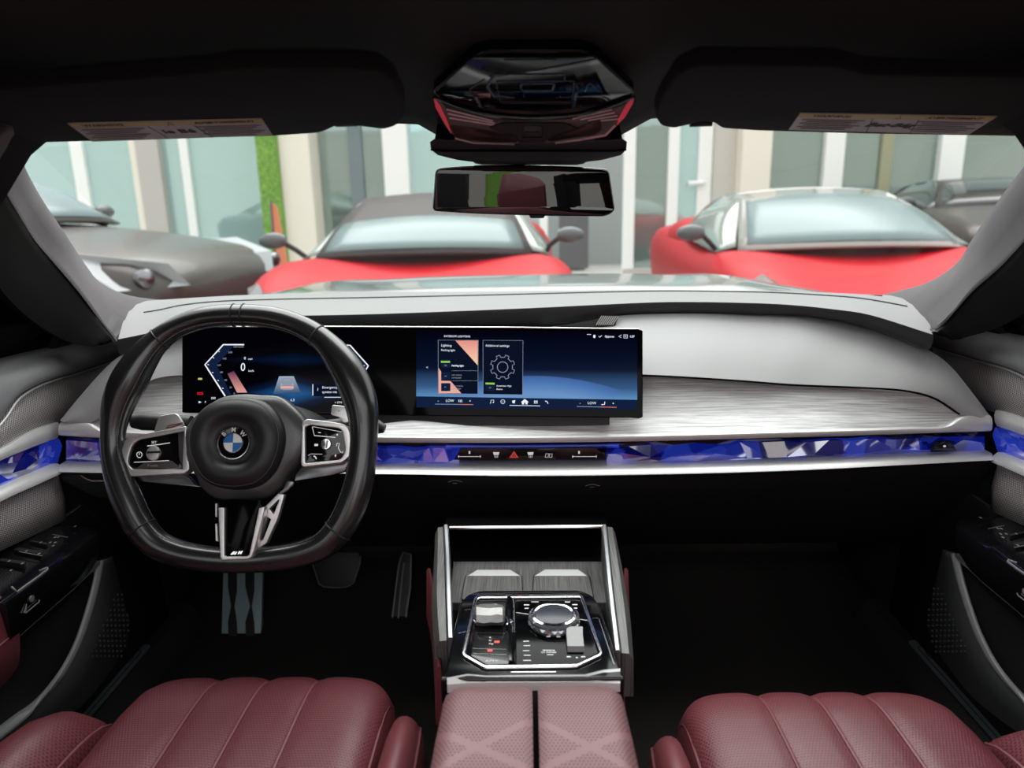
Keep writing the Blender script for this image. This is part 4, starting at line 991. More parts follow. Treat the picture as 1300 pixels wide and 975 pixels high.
ic.line(KF, [kd(572, 408), kd(600, 402)], .0008, .0013); ic.line(KF, [kd(515, 207), kd(620, 222)], .0006, .0012); ic.line(KF, [kd(935, 250), kd(1005, 262)], .0006, .0012)
per_call('panel_icon', ic, M['white_print'], cp)
rd = MB(); rd.plate(KF, rect(*kd(318, 478), *kd(354, 462)), (), .0013, .0016); rd.plate(KF, rect(*kd(365, 418), *kd(402, 402)), (), .0013, .0016)
each('red_key', rd, M['red_print'], cp)
ln = MB()
for q in ([(120, 345), (172, 332)], [(165, 185), (205, 180)], [(1040, 242), (1080, 240)], [(1085, 245), (1190, 560)]): ln.line(KF, [kd(*p) for p in q], .0010, .0003, .0002)
for q in ([(215, 455), (445, 462)], [(240, 345), (440, 350)], [(220, 490), (450, 498)]): ln.line(KF, [kd(*p) for p in q], .0007, .0013, .0002)
per_call('panel_line', ln, M['dark_chrome'], cp)

# armrest : two padded leather lids with a slot between
AF = [(.624, .685), (.619, .706), (.610, .716), (.592, .7215), (.54, .7245), (.46, .7250), (.36, .7235), (.28, .72)]
for s in (-1, 1):
    rows = []
    for y, z in AF:
        t = (.624 - y) / .344
        hw = .085 + .005 * t
        xin = .0048 if s > 0 else -.0008
        xo = (hw + .002) * s
        row = []
        for k in range(13):
            u = k / 12; x = xin + (xo - xin) * u
            e = 1 - max(0, (abs(u - .5) - .34) / .16) ** 2.2
            edge = max(0, (u - .80) / .20)
            row.append(V((x, y, z - .010 * edge ** 2 - .004 * max(0, (.06 - u) / .06) ** 2)))
        row.append(V((xo + s * .004, y, z - .03))); row.append(V((xo + s * .008, y, z - .075)))
        row.insert(0, V((xin, y, z - .03)))
        rows.append(row)
    lo_ = [V((p.x, rows[0][0].y + .002, .64)) for p in rows[0]]
    lid = obj('armrest_lid', MB().grid([lo_] + rows), M['burg_console'], con, smooth=60)
obj('armrest_slot', MB().box((.002, .44, .695), (.012, .34, .03)), M['gap'], con)
obj('armrest_base', MB().loft([[V((-hw, y, .30)), V((-hw, y, .645)), V((hw + .006, y, .645)), V((hw + .012, y, .5)), V((hw + .018, y, .30))] for y, hw in ((.62, .088), (.45, .092), (.2, .095))]), M['dark_plastic'], con)

# ================================================================== SEATS
def seat(cx, label, name='car_seat', hand=1):
    s_ = thing(name, label, 'car seat', (cx, .5, .3), group='front seats in red leather')
    HW = .163
    # centre cushion : five flutes, rounded front
    prof = [(a_ + (.024 if a_ > .5 else 0), b_) for a_, b_ in [(.30, .595), (.45, .5975), (.58, .599), (.66, .600), (.72, .599), (.755, .594), (.778, .583), (.790, .566), (.793, .54), (.785, .50), (.77, .44)]]
    seams = [-.0655, 0, .0655]
    nx = 57; rows = []
    for y, z in prof:
        row = []
        for i in range(nx):
            u = -1 + 2 * i / (nx - 1); x = u * HW
            d = min(abs(x - q) for q in seams + [-.163, .163] ) 
            puff = .0038 * (1 - math.exp(-(d / .009) ** 1.3)) if y > -1 else 0
            edge = abs(u) ** 11
            yy = y - .020 * abs(u) ** 6 - (0.0 if y < .7 else .004 * (1 - puff / .0038) * .7)
            row.append(V((cx + x, yy, z + puff - .017 * edge)))
        rows.append(row)
    for r in rows: r.insert(0, r[0] + V((-.006, 0, -.10))); r.append(r[-1] + V((.006, 0, -.10)))
    cu = obj('cushion', MB().grid(rows), M['burg_perf'], s_, smooth=70)
    for q in seams:
        pth = []
        for y, z in prof[:9]: pth.append(V((cx + q, y - .004 - (.004 if y >= .7 else 0), z + .0015)))
        obj('seam', MB().tube(catmull(pth, 30), .0022, 6), M['burg_piping'], cu)
    for sd in (-1, 1):
        pth = [V((cx + sd * (HW - .001), y - .03, z - .018)) for y, z in prof[:9]]
        obj('piping', MB().tube(catmull(pth, 30), .0022, 6), M['burg_piping'], cu)
        # side bolster
        outer = sd * hand < 0      # the door side is wider and stands higher
        w = .115 if outer else .056
        bl = []
        for y, k in ((.30, 1), (.45, 1), (.58, .98), (.65, .93), (.69, .84), (.72, .68), (.737, .46), (.742, .2)):
            x0 = cx + sd * (HW + .004); h = .628 if outer else .618
            zt = .50 + (h - .50) * k ** .6
            loop = []
            for t in range(14):
                a = PI * t / 13
                loop.append(V((x0 + sd * (w / 2 - w / 2 * math.cos(a)) * (.55 + .45 * k), y, .50 + (zt - .50) * max(0, math.sin(a)) ** .55)))
            loop += [V((x0 + sd * w * (.55 + .45 * k), y, .36)), V((x0, y, .36))]
            bl.append(loop)
        bo_ = obj('bolster', MB().loft(bl), M['burg_perf'] if outer else M['burgundy'], s_, smooth=60)
        pp = [l[3] for l in bl] if outer else [l[10] for l in bl]
        pp = [V((x0 + sd * .004, p.y, p.z)) if outer else p for p in pp]
        obj('piping', MB().tube(catmull(pp, 24), .0018, 6), M['burg_piping'], bo_)
    obj('base', MB().loft([[V((cx - .20, y, .30)), V((cx - .20, y, .47)), V((cx + .20, y, .47)), V((cx + .20, y, .30))] for y in (.20, .5, .70)]), M['black_plastic'], s_)
    # backrest and headrest, beside the viewer
    br = []
    for y, z, hw, th in ((.235, .56, .20, .06), (.175, .62, .225, .10), (.07, .80, .23, .11), (-.04, .98, .22, .10), (-.085, 1.05, .19, .08), (-.10, 1.075, .12, .04)):
        br.append([V((cx + hw * math.copysign(abs(math.cos(a)) ** .5, math.cos(a)), y - .02 + th * math.copysign(abs(math.sin(a)) ** .8, math.sin(a)) * (.7 if math.sin(a) > 0 else .8), z)) for a in [2 * PI * k / 28 for k in range(28)]])
    obj('backrest', MB().loft(br), M['burgundy'], s_, smooth=70)
    hr = []
    for z, hw, th in ((1.07, .12, .03), (1.085, .145, .045), (1.14, .158, .052), (1.25, .156, .05), (1.315, .138, .042), (1.33, .10, .025)):
        hw *= 1.03; z += .0; hr.append([V((cx + .012 * hand * 0 + hw * math.copysign(abs(math.cos(a)) ** .5, math.cos(a)), -.15 + th * math.copysign(abs(math.sin(a)) ** .7, math.sin(a)), z)) for a in [2 * PI * k / 28 for k in range(28)]])
    obj('headrest', MB().loft(hr), M['burgundy'], s_, smooth=70)
    return s_
seat(-.3445, 'dark red leather seat facing the steering wheel', hand=1)
seat(.3435, 'dark red leather seat facing the glovebox and empty footwell', hand=-1).location.y -= .034   # slid a little further back

# ================================================================== CABIN SHELL
# floor and footwells
fl = MB()
fl.grid([[V((x, y, z)) for x in (-.80, -.4, 0, .4, .80)] for y, z in ((-1.6, .30), (.0, .30), (1.30, .30), (1.50, .36), (1.66, .52), (1.68, .90), (1.655, .945), (1.59, .955))])
struct(obj('floor', fl, M['carpet'], None, solid=.01), 'dark charcoal carpet of both footwells', 'floor')
# doors and pillars : built for the left side, mirrored for the right
def Lx(x, pts): return [P(a, b, X=x) for a, b in pts]
def row(pts, xs_, n=40):
    p3 = [P(a, b, X=xs_ if not isinstance(xs_, list) else xs_[i]) for i, (a, b) in enumerate(pts)]
    return catmull(p3, n)
def door(side, mirror):
    MIRROR[0] = CX if mirror else None
    nm = 'door_1' if not mirror else 'door_2'
    d = struct_empty(nm, (-.75, 1.0, .3), ('left' if not mirror else 'right') + ' front door panel with grey mesh and blue crystal strip beside the ' + ('steering wheel' if not mirror else 'passenger footwell'), 'car door')
    e1 = [(-140, 500), (-60, 474), (0, 455), (50, 443), (100, 433), (143, 431)]
    e2 = [(-140, 545), (-60, 494), (0, 470), (55, 454), (129, 433), (147, 434)]
    e3 = [(-140, 660), (-60, 590), (0, 533), (18, 507), (46, 489), (92, 474), (148, 456)]
    r1 = row(e1, -.80); r2 = row(e2, -.762); r3 = row(e3, -.752)
    rows = [[p + V((-.02, 0, -.02)) for p in r1], r1, [a.lerp(b, .6) + V((0, 0, .002)) for a, b in zip(r1, r2)], r2]
    for t in (.15, .35, .6, .85): rows.append([a.lerp(b, t) + V((.012 * math.sin(PI * t) ** .7, 0, 0)) for a, b in zip(r2, r3)])
    rows += [r3, [p + V((-.02, 0, -.002)) for p in r3]]
    # rounded front end
    rows = [[p for p in r] + [r[-1] + V((-.004, .008, -.001)), r[-1] + V((-.03, .012, -.004))] for r in rows]
    obj('belt_pad', MB().grid(rows), M['leather'], d, smooth=60)
    m0 = row([(-140, 664), (-60, 594), (0, 534), (18, 508), (46, 490), (92, 475), (150, 458)], -.764); m1 = row([(-140, 640), (-60, 597), (0, 571), (20, 562), (46, 549), (90, 534), (150, 506)], -.764)
    obj('mesh_inlay', MB().grid([m0, [a.lerp(b, .5) + V((.004, 0, 0)) for a, b in zip(m0, m1)], m1]), M['mesh'], d, solid=.004, label='grey metal mesh inlay above the crystal strip')
    obj('edge_seam', MB().tube([p + V((.006, 0, -.001)) for p in row(e3, -.757)], .0016, 6), M['satin'], d)
    def band(name, ya, yb, xo, th, mat, label=None, crown=.003, xe=72, tilt=0):
        f0 = lambda pts: row([(x, y) for x, y in pts], xo)
        a = f0(ya); b = [p + V((tilt, 0, 0)) for p in f0(yb)]
        loops = [[p + V((-th, 0, 0)), p, p.lerp(q, .3) + V((crown, 0, 0)), p.lerp(q, .7) + V((crown, 0, 0)), q, q + V((-th, 0, 0))] for p, q in zip(a, b)]
        return obj(name, MB().loft(loops), mat, d, smooth=40, label=label)
    q0 = [(-140, 640), (-60, 597), (0, 571), (46, 545), (74, 536)]; q1 = [(-140, 665), (-60, 614), (0, 585), (40, 568), (73, 556)]
    q2 = [(-140, 715), (-60, 652), (0, 620), (40, 602), (73, 588)]; q3 = [(-140, 735), (-60, 666), (0, 633), (40, 615), (73, 600)]
    band('upper_metal_strip', q0, q1, -.758, .02, M['strip_metal'])
    band('lower_metal_strip', q2, q3, -.756, .02, M['strip_metal'], tilt=.010)
    # crystal between the two strips
    rr = random.Random(21); a = row(q1, -.766, 13); b = row(q2, -.766, 13)
    vs = [p + V((rr.uniform(0, .004), 0, -.001)) for p in a] + [p.lerp(q, rr.uniform(.3, .7)) + V((rr.uniform(.001, .009), 0, 0)) for p, q in zip(a, b)] + [q + V((rr.uniform(0, .004), 0, .001)) for q in b]
    back = [p + V((-.012, 0, 0)) for p in a] + [p + V((-.012, 0, 0)) for p in b]
    fs = []
    for i in range(12):
        for r in (0, 1):
            A0, B0, C0, D0 = r * 13 + i, r * 13 + i + 1, (r + 1) * 13 + i + 1, (r + 1) * 13 + i
            fs += [(A0, B0, D0), (B0, C0, D0)] if rr.random() < .5 else [(A0, B0, C0), (A0, C0, D0)]
        fs += [(i, 39 + i, 40 + i, i + 1), (26 + i, 27 + i, 53 + i, 52 + i), (39 + i, 52 + i, 53 + i, 40 + i)]
    obj('crystal_strip', MB().add(vs + back, fs), M['crystal'], d, smooth=0, label='backlit blue crystal strip of the door')
    # mesh below, armrest ledge with switches, pocket
    n0 = row(q3, -.764); n1 = row([(-140, 790), (-60, 733), (0, 700), (40, 681), (84, 660)], -.760)
    obj('mesh_inlay', MB().grid([n0, [a.lerp(b, .5) + V((.005, 0, 0)) for a, b in zip(n0, n1)], n1]), M['mesh'], d, solid=.004, label='darker mesh inlay below the crystal strip')
    # armrest ledge
    led = []
    for y, xi, zi in ((.785, -.661, .709), (.82, -.662, .706), (.93, -.664, .704), (.99, -.667, .702), (1.02, -.685, .699), (1.035, -.72, .696)):
        led.append([V((-.80, y, zi + .002)), V((xi - .012, y, zi)), V((xi - .004, y, zi - .002)), V((xi, y, zi - .008)), V((xi - .004, y, zi - .05)), V((xi - .03, y, zi - .085)), V((-.80, y, zi - .10))])
    ar = obj('armrest', MB().loft(led), M['piano'], d, smooth=40, label='glossy black ledge with window switches')
    AFr = Frame((-.70, .9, .7065), (1, 0, 0), (0, 1, -.05))
    D_ = lambda pts, c=0: AFr.uvs(crop(0, 660, 5.417, pts), c); da = lambda x, y, c=.0: AFr.uv(x / 5.417, 660 + y / 5.417, c)
    g = MB()
    for (x0, y0), (x1, y1), (x2, y2), (x3, y3) in (((95, 225), (130, 210), (295, 235), (285, 258)), ((-15, 300), (15, 285), (180, 305), (170, 328)), ((205, 165), (225, 158), (330, 178), (320, 190))):
        g.plate(AFr, D_([(x0, y0), (x1, y1), (x2, y2), (x3, y3)]), (), -.004, .005, .001)
    sw = each('window_switch', g, M['black_plastic'], ar)
    g = MB()
    for x, y in ((180, 215), (268, 232), (62, 282), (152, 300), (75, 346), (516, 44), (400, 118), (380, 155), (365, 178), (280, 155), (345, 155), (378, 120)): g.plate(AFr, rect(*da(x - 12, y + 4, .006), *da(x + 12, y - 5, .006)), (), .0056, .0062)
    g.line(AFr, [da(360, 98, .006), da(465, 118, .006)], .0008, .0056); g.line(AFr, [da(130, 216, .006), da(290, 246, .006)], .0012, .0056)
    each('switch_mark', g, M['satin'], ar)
    g = MB().line(AFr, [da(270, 350, .004), da(325, 328, .004), da(330, 340, .004), da(272, 385, .004), da(120, 495, .004), da(80, 462, .004)], .002, .003, .002)
    obj('ledge_trim', g, M['satin'], ar)
    SF = Frame((-.662, .9, .66), (0, -1, 0), (0, 0, 1)); SF.n = V((1, 0, 0))
    g = MB().line(SF, SF.uvs(crop(0, 660, 5.417, [(165, 640), (180, 580), (175, 640), (265, 565), (270, 550)])), .0012, 0, .001).plate(SF, circle(*SF.uv(40, 760), .0045, 12), (), 0, .001)
    obj('trunk_button', g, M['satin'], ar)
    bm_ = []
    for y, k in ((.40, 1), (.60, 1), (.76, 1), (.795, .96), (.812, .85), (.818, .6)):
        y -= .012; bm_.append([V((-.76, y, .66 + .07 * k)), V((-.685, y, .66 + .066 * k)), V((-.672, y, .66 + .05 * k)), V((-.668, y, .66)), V((-.674, y, .66 - .06 * k)), V((-.72, y, .66 - .09 * k)), V((-.76, y, .66 - .09 * k))])
    ap = obj('armrest_pad', MB().loft(bm_), M['burgundy'], d, smooth=60, label='dark red leather armrest pad')
    obj('seam', MB().tube([V((-.6675, y, .658)) for y in (.39, .59, .75, .785)], .0012, 6), M['burg_piping'], ap)
    # closed body of the door
    obj('door_shell', MB().box((-.83, .55, .58), (.05, 1.9, .72)), M['black_plastic'], d, smooth=0)
    # lower skin, map pocket and speaker
    lows = [[V((x, y, z)) for y in (.30, .7, .95, 1.10, 1.30)] for x, z in ((-.772, .70), (-.775, .60), (-.77, .45), (-.765, .34), (-.76, .30))]
    obj('lower_skin', MB().grid(lows), M['black_plastic'], d, solid=.01)
    pk = [P(x, y, X=-.675 - .0006 * k * k) for k, (x, y) in enumerate([(127, 712), (122, 740), (112, 778), (98, 818), (78, 855), (45, 893), (0, 930), (-60, 975)])]
    pk = catmull(pk, 40)
    obj('pocket_rim', MB().tube(pk, [(.008, .0045)] * 40, 10, ref=(0, 1, 0)), M['leather'], d, label='curved rim of the door pocket')
    out_ = [P(x, y, X=-.69) for x, y in [(143, 706), (150, 735), (158, 765), (165, 795), (157, 825), (138, 855), (110, 890), (60, 930), (-20, 985)]]
    out_ = catmull(out_, 40)
    obj('pocket_face', MB().grid([pk, [a.lerp(b, .5) + V((.004, 0, 0)) for a, b in zip(pk, out_)], out_, [p + V((-.07, .01, -.02)) for p in out_]]), M['dark_plastic'], d, solid=.004)
    obj('pocket_panel', MB().grid([[p + V((-.004, 0, 0)) for p in pk], [V((-.73, p.y - .12, p.z + .02)) for p in pk], [V((-.735, p.y - .35, p.z + .04)) for p in pk]]), M['black_plastic'], d, solid=.004)
    sp = MB(); SPF = Frame(P(135, 800, X=-.676), (0, -1, 0), (0, 0, 1)); SPF.n = V((1, 0, 0))
    for i in range(14):
        for j in range(13):
            x = 106 + i * 5.2 + (2.6 if j % 2 else 0); y = 755 + j * 6.5 
            x += (j - 6) * -2.2; 
            t = (x - (166 - .25 * abs(y - 795))); t0 = x - (152 - (y - 745) * .42)
            if t < 0 and t0 > 0 and 745 < y < 850: sp.lathe(SPF, *SPF.uv(x, y), [(.0017, -.002), (.0017, .0008), (.0004, .001)], 6)
    if sp.v: obj('speaker_grille', sp, M['dark_plastic'], d, smooth=0)
    MIRROR[0] = None
door('left', False); door('right', True)
# sills with tread plates
for mir in (False, True):
    MIRROR[0] = CX if mir else None
    sl0 = MB().loft([[V((-.80, y, .30)), V((-.80, y, .365)), V((-.735, y, .365)), V((-.715, y, .34)), V((-.71, y, .30))] for y in (.4, .9, 1.35)])
    tp = tag(obj('door_sill', sl0, M['dark_plastic'], None), ('left' if not mir else 'right') + ' door sill with dull metal tread plate in the footwell', 'door sill')
    TF = Frame((-.7675, 1.1, .365), (1, 0, 0), (0, 1, 0))
    pl = obj('tread_plate', MB().plate(TF, rpoly([(-.028, -.30), (.028, -.30), (.028, .10), (-.028, .10)], .012), (), 0, .002, .0006), simple('tread_steel', (.16, .20, .21), .45, metal=.3), tp)
    obj('embossing', MB().line(TF, rpoly([(-.020, -.2), (.020, -.2), (.020, .08), (-.020, .08)], .01), .0012, .002, .0006, closed=True).line(TF, circle(0, .052, .015, 20), .0012, .002, .0006, closed=True), M['dark_chrome'], pl)
    MIRROR[0] = None

for mir in (False, True):
    MIRROR[0] = CX if mir else None
    kp = MB().loft([[V((-.86, y, .28)), V((-.775 + k, y, .28)), V((-.772 + k, y, .70)), V((-.80, y, .93)), V((-.86, y, .93))] for y, k in ((1.06, -.02), (1.12, 0), (1.3, .01), (1.75, .05))])
    struct(obj('trim_5' if not mir else 'trim_6', kp, M['black_plastic'], None, smooth=40), ('left' if not mir else 'right') + ' black kick panel at the front of the footwell', 'footwell trim')
    MIRROR[0] = None
# A-pillars traced on each side, rounded, suede covered
def pillar(name, R, Mi, Lr, sgn, label):
    r = catmull([P(x, y, Y=Y) for x, y, Y in R], 40); m = catmull([P(x, y, Y=Y) for x, y, Y in Mi], 40); l = catmull([P(x, y, Y=Y) for x, y, Y in Lr], 40)
    rows = [[p + V((sgn * .02, .03, .0)) for p in r], r]
    for t in (.2, .45, .7): rows.append([a.lerp(b, t) + V((-sgn * .010 * math.sin(PI * t), -.012 * math.sin(PI * t), .006 * math.sin(PI * t))) for a, b in zip(r, m)])
    rows.append(m)
    edge = [[a.lerp(b, t) + V((-sgn * .004, 0, 0)) for a, b in zip(m, l)] for t in (.07, .13)]
    rows += edge + [[p + V((sgn * .012, .012, 0)) for p in edge[-1]]]
    # black door frame and seal, also painting the shade on the pillar's inner side
    fr_ = [[a.lerp(b, t) + V((sgn * (.004 + .004 * t), .003, 0)) for a, b in zip(m, l)] for t in (.08, .25, .5, .8, 1)]
    fr_ += [[p + V((sgn * .03, .03, 0)) for p in fr_[-1]]]
    struct(obj('trim_9' if sgn < 0 else 'trim_10', MB().grid(fr_), M['seal'], None, smooth=70, solid=.006), 'black door frame with rubber seal, painted as the shaded inner pillar, beside ' + ('the driver' if sgn < 0 else 'the passenger side'), 'door frame')
    return struct(obj(name, MB().grid(rows), M['alcantara'], None, smooth=70, solid=.006), label, 'windscreen pillar')
pillar('trim_1', [(22, 160, .76), (27, 200, .86), (50, 247, .99), (83, 297, 1.13), (112, 341, 1.27), (128, 360, 1.34), (150, 372, 1.39), (175, 379, 1.43), (209, 383, 1.46)],
       [(-18, 190, .72), (0, 222, .80), (24, 263, .88), (46, 298, .98), (70, 326, 1.06), (90, 350, 1.10), (107, 372, 1.13), (126, 400, 1.13), (146, 433, 1.10)],
       [(-70, 240, .66), (-45, 290, .73), (-10, 340, .84), (20, 380, .94), (45, 403, 1.0), (70, 420, 1.05), (90, 430, 1.08), (110, 436, 1.09), (138, 438, 1.09)], -1, 'left windscreen pillar covered in mauve grey suede')
pillar('trim_2', [(1330, 165, .76), (1302, 208, .90), (1270, 251, 1.0), (1233, 305, 1.15), (1218, 330, 1.22), (1195, 350, 1.29), (1167, 364, 1.36), (1145, 370, 1.40), (1120, 376, 1.45)],
       [(1370, 215, .72), (1335, 255, .80), (1302, 296, .90), (1266, 335, 1.0), (1232, 366, 1.07), (1212, 392, 1.10), (1200, 408, 1.11), (1192, 416, 1.11), (1184, 424, 1.10)],
       [(1420, 270, .66), (1380, 315, .76), (1335, 360, .88), (1300, 390, .97), (1270, 408, 1.02), (1245, 418, 1.06), (1225, 424, 1.08), (1208, 428, 1.1), (1190, 428, 1.1)], 1, 'right windscreen pillar covered in mauve grey suede')

# dark side windows and small mirror triangles
for mir in (False, True):
    MIRROR[0] = CX if mir else None
    w = MB().prism([V((-.815, .2, .955)), V((-.815, 1.42, .945)), V((-.79, 1.30, 1.05)), V((-.72, .98, 1.2)), V((-.66, .7, 1.28)), V((-.66, .2, 1.30))], (-.004, 0, 0))
    struct(obj('window_2' if not mir else 'window_3', w, M['dark_glass'], None, smooth=0), ('left' if not mir else 'right') + ' side window of almost black glass behind the windscreen pillar', 'window')
    q = MB().loft([[V((-.800, 1.12, .95)), V((-.80, 1.40, .945)), V((-.775, 1.22, 1.06))], [V((-.785, 1.12, .95)), V((-.785, 1.38, .945)), V((-.765, 1.21, 1.055))]])
    tr = tag(obj('mirror_triangle', q, M['black_plastic'], None, smooth=0), ('left' if not mir else 'right') + ' black tweeter triangle where the window meets the pillar', 'trim cover')
    MIRROR[0] = None

# headliner: front header with a domed console in the middle
rows = []
for y, z in ((.36, 1.350), (.45, 1.350), (.55, 1.345), (.65, 1.335), (.75, 1.322), (.83, 1.310), (.90, 1.291), (.93, 1.281)):
    row_ = []
    for i in range(61):
        x = -.66 + 1.32 * i / 60
        side = max(0, abs(x + .0) - .42) / .24
        zz = z - .035 * side ** 2.2
        yy = y - .12 * (abs(x) / .66) ** 2 * (y - .36) / .57
        # bulge that carries the roof console
        bx = abs(x - .010) / .122
        by = max(0, min(1, (y - .48) / .30))
        zz -= (.016 + .008 * max(0, (y - .78) / .15)) * by * (1 / (1 + math.exp((bx - 1) * 18)))
        row_.append(V((x, yy, zz)))
    rows.append(row_)
rows.append([p + V((0, .015, .004)) for p in rows[-1]]); rows.append([p + V((0, -.01, .06)) for p in rows[-1]])
struct(obj('ceiling', MB().grid(rows), M['headliner'], None, smooth=70, solid=.01), 'black suede headliner above the windscreen', 'ceiling')
# roof rails over the side windows
for mir in (False, True):
    MIRROR[0] = CX if mir else None
    lx_ = 0 if mir else .006
    rr_ = [[V((-.52, .0, 1.335)), V((-.60, .0, 1.30)), V((-.665, .0, 1.245)), V((-.70, .0, 1.25)), V((-.66, .0, 1.36))], [V((-.52, .5, 1.325)), V((-.585, .5, 1.29)), V((-.645, .5, 1.235)), V((-.69, .5, 1.25)), V((-.64, .5, 1.35))],
           [V((-.50, .72, 1.30)), V((-.56, .72, 1.262)), V((-.612, .72, 1.205)), V((-.66, .72, 1.22)), V((-.60, .72, 1.33))], [V((-.50, .82, 1.285)), V((-.555, .815, 1.245)), V((-.59, .80, 1.19)), V((-.64, .80, 1.21)), V((-.58, .82, 1.31))]]
    struct(obj('trim_3' if not mir else 'trim_4', MB().loft([[p + V((lx_, 0, 0)) for p in r] for r in rr_]), M['headliner'], None, smooth=60), ('left' if not mir else 'right') + ' roof rail of dark suede above the side window', 'roof trim')
    MIRROR[0] = None

# windscreen
wt = [(-.60, .90, 1.26), (-.3, .93, 1.285), (0, .94, 1.29), (.3, .93, 1.285), (.60, .90, 1.26)]
wb = [(-.80, 1.50, .985), (-.4, 1.57, .985), (0, 1.60, .985), (.4, 1.57, .985), (.78, 1.50, .985)]
a, b = catmull(wt, 30), catmull(wb, 30)
rows = [[p.lerp(q, t) + V((0, .03 * math.sin(PI * t), .02 * math.sin(PI * t))) for p, q in zip(a, b)] for t in [i / 10 for i in range(11)]]
struct(obj('window_1', MB().grid(rows), M['windscreen'], None, smooth=70, solid=.004), 'clear raked windscreen above the dashboard', 'windscreen')

for mir in (False, True):
    MIRROR[0] = CX if mir else None
    bp_ = MB().loft([[V((-.74, a, z)), V((-.70 + k, a, z)), V((-.70 + k, b, z)), V((-.74, b, z))] for a, b, z, k in ((-.26, -.06, .30, .02), (-.26, -.06, .9, .02), (-.24, -.08, 1.2, .06), (-.24, -.08, 1.36, .10))])
    struct(obj('trim_7' if not mir else 'trim_8', bp_, M['headliner'], None, smooth=40), ('left' if not mir else 'right') + ' dark middle roof pillar beside the front seat, behind the viewer', 'roof pillar')
    MIRROR[0] = None
rs = thing('bench_seat', 'black bench seat behind the viewer, dimly seen in the mirror', 'car seat', (0, -1.0, .3))
obj('backrest', MB().loft([[V((x0, -1.0 - t, z)), V((x1, -1.0 - t, z)), V((x1, -.86 - t, z)), V((x0, -.86 - t, z))] for x0, x1, z, t in ((-.66, .66, .45, 0), (-.68, .68, .7, .03), (-.66, .66, 1.0, .08), (-.6, .6, 1.04, .09))]), M['black_plastic'], rs, smooth=40, bevel=.03)
obj('base', MB().box((0, -.80, .36), (1.2, .5, .12)), M['black_plastic'], rs)
obj('cushion', MB().box((0, -.72, .47), (1.3, .5, .22)), M['black_plastic'], rs, bevel=.05)
for cx_ in (-.10,): obj('headrest', MB().box((cx_, -1.0, 1.21), (.31, .11, .36)), M['black_plastic'], rs, bevel=.04, seg=3)

# ------------------------------------------------------------------ sun visors
VF = Frame((0, .8, 1.258), (1, 0, 0), (0, -.18, .034)); VF.n = -VF.n if VF.n.z > 0 else VF.n
visL = [(-70, 195), (30, 184), (60, 182), (200, 178), (345, 174), (405, 170), (418, 166), (428, 161), (446, 160), (468, 163), (488, 165.5), (504, 161), (514, 150), (514, 128), (503, 102), (484, 89), (440, 84), (300, 85), (262, 91), (130, 101), (0, 112), (-70, 118)]
visR = [(831, 140), (832, 152), (838, 161), (855, 164), (878, 159), (890, 155), (903, 156), (915, 164), (960, 167), (1100, 171), (1290, 174), (1340, 168), (1380, 160), (1380, 104), (1300, 97), (1100, 93), (1065, 83), (885, 81), (858, 93), (840, 120)]
PAPER = simple('visor_label_paper', (.50, .49, .50), .6); AMB = simple('visor_label_amber', (.55, .42, .16), .6); INK = simple('label_ink', (.03, .03, .03), .7)
def visor(out, lab, label, script, hinge):
    v = thing('sun_visor', label, 'sun visor', VF.pt(*VF.uv(sum(p[0] for p in out) / len(out), 130)), group='sun visors')
    uv = VF.uvs(out)
    flap = obj('flap', MB().plate(VF, rpoly(uv, .006, 3), (), -.016, 0, .005, 3), M['visor'], v)
    (tl, tr_, br_, bl) = lab
    lb = obj('warning_label', MB().plate(VF, VF.uvs([tl, tr_, br_, bl]), (), 0, .0008), PAPER, flap, label='white warning sticker with amber top band')
    f = lambda s, t: VF.uv(tl[0] * (1 - s) * (1 - t) + tr_[0] * s * (1 - t) + br_[0] * s * t + bl[0] * (1 - s) * t, tl[1] * (1 - s) * (1 - t) + tr_[1] * s * (1 - t) + br_[1] * s * t + bl[1] * (1 - s) * t)
    obj('amber_band', MB().plate(VF, [f(0, 0), f(1, 0), f(1, .24), f(0, .24)], (), .0006, .0010), AMB, lb)
    g = MB()
    dirv = V(f(1, .5)) - V(f(0, .5)); rot = math.atan2(dirv.y, dirv.x)
    flip = -1 if (VF.u.cross(VF.v)).dot(VF.n) < 0 else 1
    for s_, s, t, sz in (('WARNING', .17, .12, .0085), ('AVERTISSEMENT', .80, .12, .0085)): g.text(VF, s_, *f(s, t), sz, .0012, 'CENTER', rot=rot, bold=.0002)
    g.line(VF, [f(.50, .20), f(.515, .04), f(.53, .20)], .0012, .0011, closed=True)
    for s0, s1 in ((.03, .36), (.64, .98)):
        for k in range(6):
            t = .34 + k * .105; g.line(VF, [f(s0 + .03 * (k % 2), t), f(s1 - .06 * ((k * 7) % 3) / 2, t)], .0016, .0011)
    g.line(VF, [f(.39, .25), f(.43, .98)], .0008, .0011); g.line(VF, [f(.63, .25), f(.67, .98)], .0008, .0011)
    g.text(VF, script, *f(.52, .58), .017, .0011, 'CENTER', rot=rot, bold=.0005, shear=.1)
    obj('label_print', g, INK, lb)
    hx = hinge
    obj('hinge', MB().tube([VF.pt(*VF.uv(hx - 14, 163), -.006), VF.pt(*VF.uv(hx + 14, 162), -.006)], .0045, 10), M['black_plastic'], v)
    return v
visor(visL, [(86, 156), (332, 150), (346, 171), (117, 179)], 'black sun visor with white warning sticker above the steering wheel', 'le Bé', 440)
visor(visR, [(1016, 143), (1266, 147), (1230, 170), (1001, 164)], 'black sun visor with white warning sticker above the passenger side of the windscreen', 'Bet-Bég', 890)

